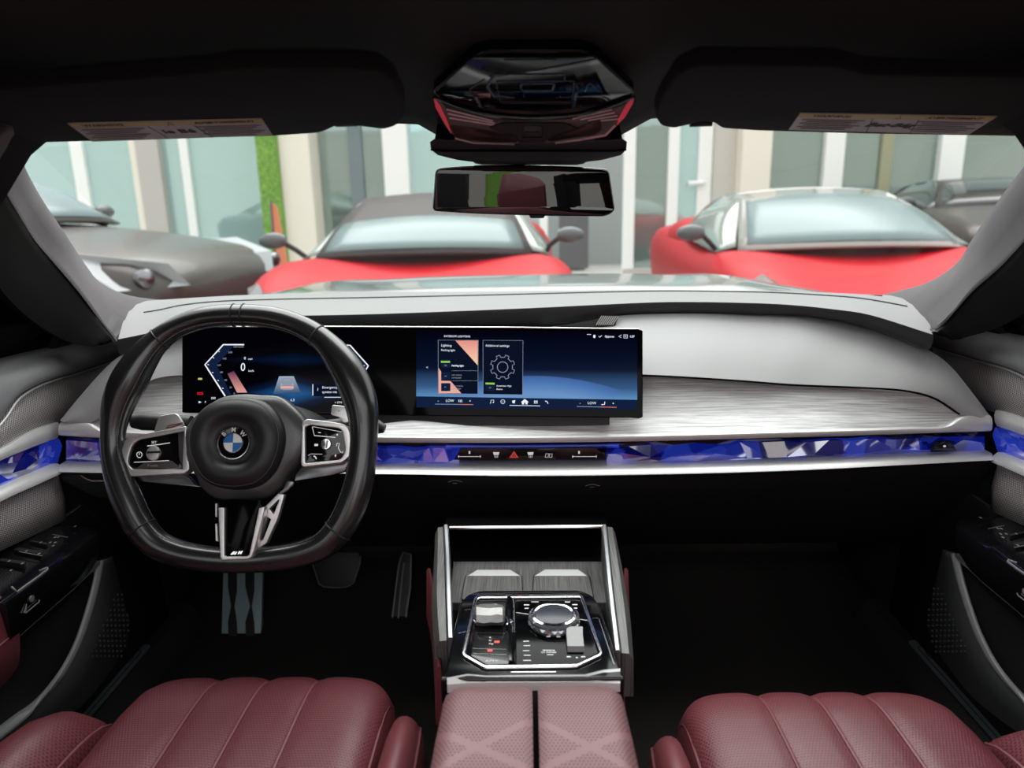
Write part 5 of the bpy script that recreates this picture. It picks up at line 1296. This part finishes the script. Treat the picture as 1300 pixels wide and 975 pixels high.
# ------------------------------------------------------------------ roof console with camera housing and rear view mirror
oc = thing('roof_console', 'glossy black roof console with red tinted lens ends above the mirror', 'roof console', P(678, 130, Y=.78))
OF = Frame(P(678, 130, Y=.765), (1, 0, 0), (0, -.16, .05)); 
if OF.n.z > 0: OF.n = -OF.n
O_ = lambda pts, c=0: OF.uvs(crop(520, 50, 4.0625, pts), c)
out = rpoly(O_([(330, 85), (420, 62), (880, 62), (960, 85), (1165, 280), (1100, 330), (880, 385), (640, 402), (400, 385), (190, 335), (118, 275)]), .006)
obj('panel', MB().plate(OF, out, (), -.012, .0, .002), M['roof_gloss'], oc, label='glossy black touch panel')
obj('panel_lip', MB().tube([OF.pt(a_, b_, .0015) for a_, b_ in catmull([V((*q, 0)) for q in O_([(125, 290), (250, 338), (400, 382), (640, 402), (880, 384), (1050, 332), (1160, 288)])], 30) and [(p.x, p.y) for p in catmull([V((*q, 0)) for q in O_([(125, 290), (250, 338), (400, 382), (640, 402), (880, 384), (1050, 332), (1160, 288)])], 30)]], .0018, 6), M['dark_chrome'], oc)
# lens band below the panel, turned towards the cabin
LF = Frame(P(678, 165, Y=.80), (1, 0, 0), (0, -.05, .16))
if LF.n.y > 0: LF.n = -LF.n
Lq = lambda pts, c=0: LF.uvs(crop(520, 50, 4.0625, pts), c)
obj('lens_band', MB().plate(LF, Lq([(122, 285), (190, 335), (400, 385), (640, 404), (880, 386), (1100, 332), (1163, 285), (1060, 440), (1015, 495), (760, 530), (640, 538), (420, 537), (245, 515), (200, 460)]), (), -.02, 0, .002), simple('lens_grey', (.10, .10, .105), .12, spec=.8), oc)
REDL = simple('red_lens', (.45, .02, .04), .15, emit=(.9, .08, .12), es=.25)
each('red_lens_end', MB().plate(LF, Lq([(122, 290), (158, 340), (195, 420), (218, 488), (185, 440), (135, 350)]), (), 0, .002, .0005).plate(LF, Lq([(1162, 285), (1120, 330), (1080, 400), (1065, 445), (1110, 400), (1150, 330)]), (), 0, .002, .0005), REDL, oc, label='red lens ends')
DKL = simple('smoked_lens', (.022, .013, .013), .12)
for q in ([(205, 440), (385, 465), (560, 500), (555, 532), (420, 532), (240, 508)], [(700, 500), (860, 455), (985, 405), (990, 465), (960, 490), (720, 528)]):
    obj('reading_light', MB().plate(LF, rpoly(Lq(q), .003), (), 0, .0015, .0004), DKL, oc)
each('lens_edge', MB().line(LF, Lq([(235, 508), (330, 532), (540, 538)]), .0016, .0015, .001).line(LF, Lq([(750, 532), (880, 515), (1010, 492), (1060, 440)]), .0022, .0015, .001), M['chrome'], oc)
gv = MB()
for k in range(5): gv.line(LF, Lq([(860 + 40 * k - 60, 405 - k * 4 + 8 * k), (1030 + 14 * k, 345 + 16 * k)]), .0010, .0005, .0008)
for k in range(3): gv.line(LF, Lq([(190 + 8 * k, 360 + 22 * k), (430 + 10 * k, 420 + 12 * k)]), .0014, .0005, .0008)
each('lens_rib', gv, M['satin'], oc)
obj('sensor_block', MB().plate(LF, rpoly(Lq([(405, 450), (480, 425), (800, 425), (870, 455), (720, 500), (690, 530), (560, 530), (545, 495)]), .003), [rpoly(Lq([(580, 440), (683, 440), (683, 500), (580, 500)]), .002)], 0, .006, .001), M['black_plastic'], oc)
obj('sensor', MB().plate(LF, Lq([(595, 475), (665, 475), (665, 525), (595, 525)]), (), 0, .003, .0005), M['dark_plastic'], oc)
sw = MB()
for q in ([(410, 190), (440, 180), (800, 178), (800, 205)], ):
    sw.line(OF, O_(q), .0012, .0003, .0006)
sw.line(OF, O_([(440, 295), (400, 240), (430, 190)]), .0022, .0003, .0008); sw.line(OF, rpoly(O_([(445, 215), (850, 212), (835, 330), (470, 325)]), .003), .0009, .0003, .0006, closed=True)
sw.line(OF, rpoly(O_([(570, 225), (750, 225), (735, 262), (580, 262)]), .004), .0016, .0003, .0006, closed=True); sw.line(OF, O_([(485, 105), (755, 103)]), .0010, .0003, .0006)
sw.line(OF, O_([(305, 275), (315, 250), (385, 205)]), .0010, .0003, .0006); sw.line(OF, O_([(905, 270), (925, 220), (980, 265)]), .0010, .0003, .0006); sw.line(OF, O_([(340, 290), (370, 350)]), .0030, .0003, .0008); sw.line(OF, O_([(860, 270), (845, 350)]), .0030, .0003, .0008)
each('touch_switch', sw, M['dark_chrome'], oc)
cb = thing('camera_housing', 'dark camera housing between roof console and rear view mirror', 'camera housing', P(672, 190, Y=.90))
ch = []
for (x0, x1, y, Y) in ((552, 790, 176, .865), (546, 796, 180, .87), (547, 795, 190, .878), (556, 788, 197, .885), (580, 765, 203, .892), (600, 745, 205, .90)):
    ch.append([P(x0 + (x1 - x0) * i / 16, y + (1.5 if 0 < i < 16 else 0), Y=Y) for i in range(17)])
front = ch
obj('shell', MB().grid([[p + V((0, .08, .05)) for p in ch[0]]] + ch + [[p + V((0, .05, .0)) for p in ch[-1]], [p + V((0, .10, .03)) for p in ch[-1]]]), M['dark_plastic'], cb, smooth=50)
obj('shell_seam', MB().tube([p + V((0, -.001, 0)) for p in ch[2]], .0012, 6), M['gap'], cb)
mr = thing('rearview_mirror', 'dark rounded rear view mirror hanging below the camera housing', 'mirror', P(664, 243, Y=.95))
MF = Frame(P(664, 243, Y=.93), (1, .16, 0), (0, -.02, 1))
mo = rpoly(MF.uvs([(553, 213), (600, 209.5), (660, 209), (740, 211.5), (774, 214), (782, 268), (770, 275), (700, 274.5), (600, 271.5), (549, 268)]), [.008, .02, .02, .02, .008, .012, .012, .02, .02, .006], 6)
hsg = obj('housing', MB().plate(MF, mo, (), -.024, 0, .004, 3), M['piano'], mr)
mi_ = rpoly(MF.uvs([(555, 214.5), (600, 211.5), (660, 211), (740, 213.5), (772, 216), (779.5, 267), (768, 273), (700, 272.5), (600, 269.5), (552, 266.5)]), [.007, .02, .02, .02, .007, .011, .011, .02, .02, .005], 6)
obj('mirror_glass', MB().plate(MF, mi_, (), 0, .0012, .0004), M['mirror'], mr)
obj('sensor_bump', MB().plate(MF, rpoly(MF.uvs([(672, 273), (692, 273.5), (690, 277), (674, 277)]), .001), (), -.006, .001, .0005), M['black_plastic'], mr)
obj('stem', MB().tube([MF.pt(0, .01, -.02), MF.pt(0, .035, -.04), MF.pt(0, .05, -.045)], .010, 12), M['black_plastic'], mr)

# ================================================================== OUTSIDE
GZ = .08
def paving():
    t = NT('pale_forecourt_paving'); b = t.new('ShaderNodeTexBrick', Vector=t.coord(scale=(1, 1, 1)), Scale=1.6, Mortar__Size=.008)
    b.inputs['Color1'].default_value = (.42, .40, .37, 1); b.inputs['Color2'].default_value = (.38, .37, .345, 1); b.inputs['Mortar'].default_value = (.25, .24, .23, 1)
    t.principled(Base__Color=b.outputs[0], Roughness=.7); return t.m
gm = MB()
gm.prism([V((-40, 3.05, GZ)), V((40, 3.05, GZ)), V((40, 14, GZ)), V((-40, 14, GZ))], (0, 0, -.1)); gm.prism([V((-40, -30, -.02)), V((40, -30, -.02)), V((40, 3.05, -.02)), V((-40, 3.05, -.02))], (0, 0, -.1))
struct(obj('ground', gm, paving(), None, smooth=0), 'pale paved forecourt in front of the showroom', 'ground')
# own bonnet
HOODM = simple('grey_green_metallic_paint', (.16, .18, .18), .22, metal=.75, coat=.6)
bon = thing('bonnet', 'grey green bonnet edge seen just beyond the windscreen', 'car bonnet', (CX, 2.0, .9))
rows = []
for y, zc, hw, zs in ((1.64, .965, .82, .935), (1.68, .986, .83, .94), (1.80, .992, .86, .935), (2.0, .990, .90, .92), (2.2, .975, .92, .90), (2.5, .93, .92, .85), (2.8, .85, .88, .78), (2.93, .74, .82, .70), (2.96, .55, .80, .52), (2.96, .2, .78, .2)):
    rows.append([V((CX + hw * u, y - .10 * u * u * (1 if y > 2.6 else 0), zc - (zc - zs) * abs(u) ** 3.0 + (.010 * math.exp(-((abs(u) - .62) / .10) ** 2)))) for u in [-1 + i / 20 for i in range(41)]])
for s, r in ((0, 0), (1, -1)): pass
rows2 = [[r[0] + V((0, 0, -.6))] + r + [r[-1] + V((0, 0, -.6))] for r in rows]
obj('panel', MB().grid(rows2), HOODM, bon, smooth=60)
obj('cowl', MB().grid([[V((CX - .80 + 1.6 * i / 20, y + .0 - .12 * abs(-1 + i / 10) ** 2, z)) for i in range(21)] for y, z in ((1.63, .965), (1.645, .960), (1.66, .955))]), M['black_plastic'], bon, solid=.01)

# ---- cars
RED = simple('bright_red_car_paint', (.36, .003, .010), .42, spec=.12); 
BLK = simple('black_brown_car_paint', (.035, .028, .024), .35, spec=.4, coat=.15)
TIRE = simple('tyre_rubber', (.015, .015, .016), .8); RIM = simple('dark_alloy', (.12, .12, .125), .35, metal=.8)
CGLASS = simple('sky_painted_car_glass', (.15, .20, .205), .25, spec=.25); CGD = simple('dark_car_window_glass', (.03, .035, .035), .06, spec=.8)  # windscreen glass has the reflected pale sky painted into its base
LAMPD = simple('smoked_headlamp', (.05, .05, .052), .3, spec=.3)
ROOFD = simple('dark_car_roof', (.045, .036, .036), .5, spec=.2); LAMP = simple('headlamp_clear', (.30, .32, .33), .3, spec=.4); CARBON = simple('grey_mirror_cap', (.07, .075, .08), .35)
def car(name, label, loc, yaw, stations, green, paint, roofmat, wheels, mirror_c, extra=None, glass=CGLASS):
    """body stations: (y from nose, half width, z bottom, z waist, z fender top, z centre top); green: dict of glasshouse points"""
    o = thing(name, label, 'car', (loc[0], loc[1], GZ)); R_ = Matrix.Rotation(yaw, 4, 'Z'); base = V((loc[0], loc[1], GZ))
    def W(p): return R_ @ V(p) + base
    loops = []
    for y, hw, zb, zw, zf, zc in stations:
        half = [(0, zc), (.30 * hw, zc + (zf - zc) * .12), (.55 * hw, zc + (zf - zc) * .45), (.74 * hw, zf - .004), (.86 * hw, zf - .01), (.95 * hw, zf - .05 * min(1, (zf - zb) / .3)), (hw, (zf + zw) / 2), (hw * 1.005, zw), (hw * .985, (zw + zb) / 2), (hw * .94, zb)]
        lp = [(x, z) for x, z in half] + [(-x, z) for x, z in half[1:]][::-1]
        loops.append([W((x, y, z)) for x, z in lp])
    obj('body', MB().loft(loops), paint, o, smooth=60, sub=1)
    g = green
    def q(row_, n=14): return catmull([V(p) for p in row_], n)
    # glasshouse from rings at cowl, header, roof end, tail
    def ring(hw, y, z, bow): return [V((hw * u, y - bow * (1 - u * u), z + g.get('crown', .03) * (1 - u * u))) for u in [-1 + i / 6 for i in range(13)]]
    c0 = ring(g['cw'], g['cy'], g['cz'], g.get('bow', .18)); h0 = ring(g['hw'], g['hy'], g['hz'], .06); r0 = ring(g['hw'] * .98, g['ry'], g['rz'], .0); t0 = ring(g['tw'], g['ty'], g['tz'], 0)
    def surf(a, b, k, bulge=.03):
        out = []
        for t in [i / k for i in range(k + 1)]: out.append([W(p.lerp(q_, t) + V((0, -.4 * bulge * math.sin(PI * t), bulge * math.sin(PI * t)))) for p, q_ in zip(a, b)])
        return out
    # windscreen glass in a dark frame; a low gt paints dark reflection above
    ins_ = lambda a, b, t: a.lerp(b, t)
    ca = [ins_(p, c0[6], .07) + V((0, .0, .0)) for p in c0]; ha = [ins_(p, h0[6], .08) for p in h0]
    fr = MB(); fr.grid(surf(c0, h0, 6)); obj('windscreen_frame_reflection', fr, roofmat, o, smooth=60, solid=.02)
    ws = surf([p.lerp(q_, .05) for p, q_ in zip(ca, ha)], [p.lerp(q_, g.get('gt', .88)) for p, q_ in zip(ca, ha)], 6)
    obj('windscreen', MB().grid([[p + (R_ @ V((0, -.012, .012))) for p in r] for r in ws]), glass, o, smooth=60, solid=.006)
    obj('roof', MB().grid(surf(h0, r0, 4, .015) + surf(r0, t0, 6, .05)[1:]), roofmat, o, smooth=60, solid=.02)
    # side glass
    for s in (-1, 1):
        k = 0 if s < 0 else -1
        belt = [V((s * g['bw'], g['cy'] + .10, g['cz'] - .02)), V((s * (g['bw'] + .03), (g['cy'] + g['ry']) / 2, g['cz'] + .02)), V((s * g['bw'], g['ry'] + .25, g['cz'] + .06))]
        top = [c0[k] + V((0, .06, .02)), h0[k], r0[k]]
        A_, B_ = catmull(belt, 14), catmull(top, 14)
        obj('side_window', MB().grid([[W(p) for p in A_], [W(p.lerp(q_, .5) + V((s * .02, 0, 0))) for p, q_ in zip(A_, B_)], [W(p) for p in B_]]), CGD if glass is CGD else simple_cache('pale_side_glass', (.16, .19, .17)), o, smooth=60, solid=.006)
        mp = V((s * mirror_c[0] - .02, mirror_c[1], mirror_c[2]))
        mb = []
        for i in range(9):
            t = i / 8; rr = (math.sin(PI * (.12 + .80 * t))) ** .6
            c = mp + V((s * (-.09 + .18 * t), 0, .0))
            mb.append([W(c + V((0, .05 * rr * math.cos(a), .056 * rr * math.sin(a)))) for a in [2 * PI * j / 14 for j in range(14)]])
        mo_ = obj('side_mirror', MB().loft(mb), CARBON, o, smooth=60)
        obj('mirror_arm', MB().tube([W(mp + V((-s * .08, 0, -.02))), W(mp + V((-s * .14, .05, -.07))), W(V((s * g['bw'] * .97, g['cy'] + .18, g['cz'] - .02)))], .018, 8), M['black_plastic'], mo_)
    for wx, wy, wr in wheels:
        for s in (-1, 1):
            fr_ = Frame(W((s * wx, wy, wr)), R_ @ V((0, 1, 0)), (0, 0, 1)); fr_.n = (R_ @ V((s, 0, 0)))
            wo = obj('wheel', MB().lathe(fr_, 0, 0, [(.05, -.22), (wr * .9, -.22), (wr, -.19), (wr, -.03), (wr * .93, 0), (wr * .72, -.01), (wr * .70, -.05), (.05, -.05)], 30), TIRE, o, smooth=40)
            rm = MB()
            for k in range(5):
                a = 2 * PI * k / 5; rm.tube([fr_.pt(.03 * math.cos(a), .03 * math.sin(a), -.02), fr_.pt(wr * .7 * math.cos(a), wr * .7 * math.sin(a), -.01)], .022, 6)
            rm.lathe(fr_, 0, 0, [(.06, -.04), (.06, -.012), (.01, -.008)], 16); obj('rim', rm, RIM, wo)
    if extra: extra(o, W, R_)
    return o
_cache = {}
def simple_cache(n, c):
    if n not in _cache: _cache[n] = simple(n, c, .08, spec=.9)
    return _cache[n]
SP = [(0.0, .62, .16, .26, .36, .34), (.10, .80, .13, .34, .50, .46), (.40, .93, .12, .42, .66, .56), (.75, .985, .13, .50, .755, .64), (1.05, 1.0, .13, .52, .795, .70), (1.35, .985, .13, .52, .79, .765), (1.7, .955, .13, .52, .775, .80), (2.3, .94, .13, .52, .775, .80), (2.9, .965, .13, .54, .82, .82), (3.4, 1.0, .15, .56, .90, .86), (3.9, .99, .18, .56, .90, .87), (4.3, .93, .24, .58, .84, .84), (4.5, .82, .32, .55, .72, .72)]
GH = dict(cw=.74, cy=1.42, cz=.785, bow=.26, hw=.55, hy=2.25, hz=1.165, ry=2.75, rz=1.17, tw=.62, ty=3.9, tz=.86, bw=.86, crown=.035, gt=.62)  # low gt: dark band over the glass stands in for a canopy reflection
def lamps_sport(o, W, R_):
    for s in (-1, 1):
        L = [V((s * .62, .16, .525)), V((s * .72, .18, .55)), V((s * .84, .40, .635)), V((s * .88, .50, .665)), V((s * .83, .53, .69)), V((s * .74, .38, .63))]
        obj('headlamp', MB().prism([W(p + V((0, -.01, .02))) for p in L], (0, 0, -.05)), LAMPD, o, smooth=0)
        obj('haunch', MB().loft([[W(V((s * (.66 + .30 * math.sin(a) * k), 2.35 + t * 1.4, .80 + .20 * k * math.cos(a)))) for a in [PI * 2 * i / 16 for i in range(16)]] for t, k in ((0, .1), (.15, .45), (.35, .75), (.6, .9), (.85, .75), (1, .2))]), RED, o, smooth=60)
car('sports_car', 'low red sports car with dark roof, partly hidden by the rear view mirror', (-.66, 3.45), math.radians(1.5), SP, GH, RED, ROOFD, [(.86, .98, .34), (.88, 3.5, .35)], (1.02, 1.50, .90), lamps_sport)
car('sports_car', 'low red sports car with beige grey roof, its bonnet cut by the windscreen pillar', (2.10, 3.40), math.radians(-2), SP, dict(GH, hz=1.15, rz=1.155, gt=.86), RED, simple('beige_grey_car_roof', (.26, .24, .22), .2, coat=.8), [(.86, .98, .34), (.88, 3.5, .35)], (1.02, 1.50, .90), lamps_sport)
SD = [(0.0, .60, .20, .40, .64, .64), (.08, .80, .20, .48, .78, .79), (.30, .88, .2, .54, .86, .89), (.8, .94, .2, .58, .93, .97), (1.3, .95, .2, .60, .99, 1.02), (1.75, .94, .2, .62, 1.02, 1.06), (2.5, .94, .2, .62, 1.04, 1.06), (3.6, .94, .2, .62, 1.06, 1.06), (4.4, .92, .22, .62, 1.06, 1.06), (4.8, .86, .26, .60, 1.0, 1.0), (4.95, .74, .32, .58, .8, .8)]
GS = dict(cw=.78, cy=1.45, cz=1.03, bow=.16, hw=.60, hy=2.35, hz=1.46, ry=3.3, rz=1.47, tw=.66, ty=4.4, tz=1.06, bw=.86, crown=.03)
def lamps_sedan(o, W, R_):
    for s in (-1, 1):
        L = [V((s * .50, .02, .65)), V((s * .86, .24, .65)), V((s * .965, .70, .83)), V((s * .925, .56, .885)), V((s * .60, .08, .79))]
        hl = obj('headlamp', MB().loft([[W(p + V((0, -.05, .015))) for p in L], [W(p + V((-s * .05, .15, 0))) for p in L]]), LAMP, o, smooth=0)
        obj('lamp_lens', MB().lathe(Frame(W((s * .74, .10, .73)), R_ @ V((1, .3 * s, 0)), (0, 0, 1)), 0, 0, [(.055, -.02), (.055, .03), (.03, .05), (.002, .055)], 16), M['dark_chrome'], hl)
    obj('grille', MB().prism([W(p) for p in ((-.42, -.02, .48), (.42, -.02, .48), (.36, -.05, .28), (-.36, -.05, .28))], R_ @ V((0, .1, 0))), M['dark_chrome'], o, smooth=0)
car('sedan', 'dark brown sedan with clear headlamp facing the narrow green grass strip', (-2.02, 4.85), math.radians(80), SD, GS, BLK, BLK, [(.84, .95, .34), (.84, 3.85, .34)], (1.0, 1.75, 1.12), lamps_sedan)
car('convertible', 'dark car half hidden beyond the red sports car with beige grey roof', (4.95, 6.6), math.radians(-14), SD, dict(GS, hz=1.28, rz=1.28, cz=.98, hy=2.2), BLK, BLK, [(.84, .95, .34), (.84, 3.85, .34)], (1.0, 1.75, 1.06), None, glass=CGD)

# ---- showroom front
FY = 11.0
WHITE = simple('white_window_frame', (.80, .80, .78), .5); BEIGE = simple('beige_plaster_column', (.74, .69, .60), .8, grain=.1, gscale=40); GREYC = simple('grey_concrete_column', (.46, .43, .40), .8)
def shopglass(name, tint, dark):
    t = NT(name); d = t.new('ShaderNodeBsdfDiffuse', Color=(*dark, 1)); g = t.new('ShaderNodeBsdfGlossy', Color=(*tint, 1), Roughness=.03)
    n = t.new('ShaderNodeTexNoise', Vector=t.coord(scale=(.7, 1, 1.2)), Scale=1.4, Detail=3.0)
    mx = t.new('ShaderNodeMixShader', Fac=.42, i1=d, i2=g); t.t.links.new(mx.outputs[0], t.out.inputs[0])
    b = t.bump(n.outputs[0], .10, .02); t.set(g, 'Normal', b); return t.m
SG1 = shopglass('teal_shop_glass', (.66, .88, .88), (.36, .52, .52)); SG2 = shopglass('grey_green_shop_glass', (.55, .66, .62), (.15, .20, .19))
TOP = 4.6
wf = struct_empty('wall_front', (0, FY, GZ), 'glazed showroom front with white frames and beige columns', 'building front')
def bx(nm, x0, x1, mat, y0=-.05, y1=.10, z0=GZ, z1=TOP, lab=None):
    return obj(nm, MB().box(((x0 + x1) / 2, FY + (y0 + y1) / 2, (z0 + z1) / 2), (x1 - x0, y1 - y0, z1 - z0)), mat, wf, smooth=0, bevel=.006, label=lab)
panes1 = [(-13.5, -11.2), (-11.1, -9.0), (-8.9, -6.78), (-6.6, -5.13), (-5.02, -3.83)]
for a, b in panes1: bx('pane', a, b, SG1, .02, .04)
for x0, x1 in ((-13.6, -13.5), (-11.2, -11.1), (-9.0, -8.9), (-6.78, -6.59), (-5.14, -5.01)): bx('mullion', x0, x1, WHITE)
bx('grey_column', -5.76, -5.42, GREYC, -.12, .02); bx('column_edge', -5.86, -5.76, BEIGE, -.1, .02)
bx('column', -3.52, -3.08, BEIGE, -.45, .3)
bx('pane', -3.08, -2.08, SG2, .02, .04); bx('mullion', -2.08, -1.72, WHITE, -.2, .1); bx('pane', -1.72, .2, SG1, .02, .04); bx('mullion', .2, .32, WHITE)
bx('mullion', 1.46, 1.62, WHITE); bx('pane', 1.62, 2.10, SG2, .02, .04); bx('mullion', 2.10, 2.26, WHITE); bx('pane', 2.26, 2.54, SG1, .02, .04); bx('mullion', 2.54, 2.74, WHITE); bx('column', 2.76, 3.10, simple('grey_white_wall', (.55, .53, .48), .8), 0, .2)
bx('column', 3.10, 3.52, BEIGE, -.30, .3)
bx('pane', 3.52, 4.36, SG2, .02, .04); bx('mullion', 4.36, 4.64, WHITE, -.1, .1); bx('pane', 4.64, 6.02, SG2, .02, .04); bx('mullion', 6.02, 6.36, WHITE, -.1, .1); bx('pane', 6.36, 9.0, SG2, .02, .04); bx('mullion', 9.0, 9.2, WHITE); bx('pane', 9.2, 13.5, SG2, .02, .04)
bx('post_behind_glass', 5.20, 5.36, simple('ochre_post', (.30, .30, .18), .7), -.04, .02); bx('post_behind_glass', -2.62, -2.42, simple('slate_post', (.16, .2, .21), .7), -.04, .02)
bx('lintel', -13.6, 13.6, BEIGE, -.5, .4, TOP, TOP + .6)
for z in (.10,): bx('plinth', -13.6, .3, GREYC, -.1, .1, GZ, GZ + .14)
bx('plinth', 1.46, 13.6, GREYC, -.1, .1, GZ, GZ + .14)
# entrance recess with grey inside wall
ent = struct(obj('wall_back', MB().box((.9, FY + 2.6, 2.2), (3.4, .1, 4.4)), simple('grey_showroom_wall', (.36, .37, .37), .8), None, smooth=0), 'grey inner wall seen through the open showroom entrance', 'wall')
hd = obj('door_handle', MB().tube([V((2.40, FY - .08, 1.45)), V((2.60, FY - .09, 1.46)), V((2.64, FY - .05, 1.46))], .035, 8), WHITE, wf)
grs = NT('artificial_grass'); nz = grs.new('ShaderNodeTexNoise', Vector=grs.coord(), Scale=40.0, Detail=4.0)
grs.principled(Base__Color=grs.ramp(nz.outputs[0], [(.35, (.08, .20, .02)), (.65, (.22, .42, .06))]), Roughness=.8, Normal=grs.bump(nz.outputs[0], .8, .03))
tag(obj('grass_panel', MB().box((-3.67, FY - .30, 2.34), (.30, .48, 4.52)), grs.m, None, smooth=0, bevel=.02), 'narrow upright strip of artificial green grass beside the beige column', 'wall cladding')
pot = thing('notice_board', 'dark board leaning inside the showroom entrance', 'board', (.85, FY + 1.2, GZ))
obj('board', MB().box((.80, FY + 1.3, .72), (.50, .05, 1.2)), simple('board_dark', (.12, .11, .12), .5), pot, bevel=.01, smooth=0); obj('legs', MB().box((.80, FY + 1.4, .4), (.4, .04, .64)), M['dark_chrome'], pot, smooth=0)
fs_ = thing('feather_flag', 'small orange flag post in front of the green grass strip', 'flag', (-3.35, 8.6, GZ))
obj('pole', MB().tube([V((-3.05, 8.6, GZ)), V((-3.02, 8.6, 1.3))], .015, 8), M['dark_chrome'], fs_); obj('cloth', MB().loft([[V((-3.03, 8.6, .45)), V((-2.88, 8.6, .45)), V((-2.88, 8.62, .45)), V((-3.03, 8.62, .45))], [V((-3.02, 8.6, 1.28)), V((-2.95, 8.6, 1.22)), V((-2.95, 8.62, 1.22)), V((-3.02, 8.62, 1.28))]]), simple('orange_cloth', (.62, .2, .10), .7), fs_, smooth=0)

# ---- behind the viewer : the street side that the mirror and the shop glass show
bk_ = struct(obj('wall_rear', MB().box((0, -14, 2.4), (50, .4, 4.8)), simple('beige_far_wall', (.40, .37, .33), .8), None, smooth=0), 'beige wall across the street, seen in the mirror', 'wall')
hg = tag(obj('hedge', MB().box((1.95, -10.5, 2.29), (.8, 1.0, 4.6)), grs.m, None, smooth=0, bevel=.15), 'green hedge behind the car, seen in the mirror', 'hedge')

# ================================================================== LIGHT
w = bpy.data.worlds.new('World'); SC.world = w; w.use_nodes = True
nt = w.node_tree; nt.nodes.clear(); o_ = nt.nodes.new('ShaderNodeOutputWorld'); bg = nt.nodes.new('ShaderNodeBackground')
tc = nt.nodes.new('ShaderNodeTexCoord'); sp_ = nt.nodes.new('ShaderNodeSeparateXYZ'); cr = nt.nodes.new('ShaderNodeValToRGB')
nt.links.new(tc.outputs['Generated'], sp_.inputs[0]); nt.links.new(sp_.outputs[2], cr.inputs[0])
cr.color_ramp.elements[0].position = 0; cr.color_ramp.elements[0].color = (.62, .66, .68, 1); cr.color_ramp.elements[1].position = .6; cr.color_ramp.elements[1].color = (1, 1, 1, 1)
nt.links.new(cr.outputs[0], bg.inputs[0]); bg.inputs[1].default_value = 2.1; nt.links.new(bg.outputs[0], o_.inputs[0])

sl = bpy.data.lights.new('sun', 'SUN'); so_ = bpy.data.objects.new('sun', sl); COL.objects.link(so_)
sl.energy = 4.4; sl.angle = math.radians(70); sl.color = (1, .99, .97)
so_.rotation_euler = V((0, .42, .9)).to_track_quat('Z', 'Y').to_euler(); so_.location = (0, 6, 9)

# ================================================================== CAMERA
cam = bpy.data.cameras.new('camera'); co = bpy.data.objects.new('camera', cam); COL.objects.link(co)
cam.sensor_width = 36; cam.lens = FPX / 1300 * 36; cam.clip_start = .02; cam.clip_end = 200
X, Y, Z = _x, _f, -_d                       # world axes in camera terms (right, down, forward)
right = V((X.x, Y.x, Z.x)); down = V((X.y, Y.y, Z.y)); fwd = V((X.z, Y.z, Z.z))
mw = Matrix.Identity(4)
for i in range(3): mw[i][0] = right[i]; mw[i][1] = -down[i]; mw[i][2] = -fwd[i]; mw[i][3] = CAM[i]
co.matrix_world = mw
cam.dof.use_dof = True; cam.dof.focus_distance = 1.02; cam.dof.aperture_fstop = 4.4
SC.camera = co
SC.view_settings.view_transform = 'Standard'; SC.view_settings.look = 'None'; SC.view_settings.gamma = 1; SC.view_settings.use_curve_mapping = False; SC.view_settings.exposure = 0.0
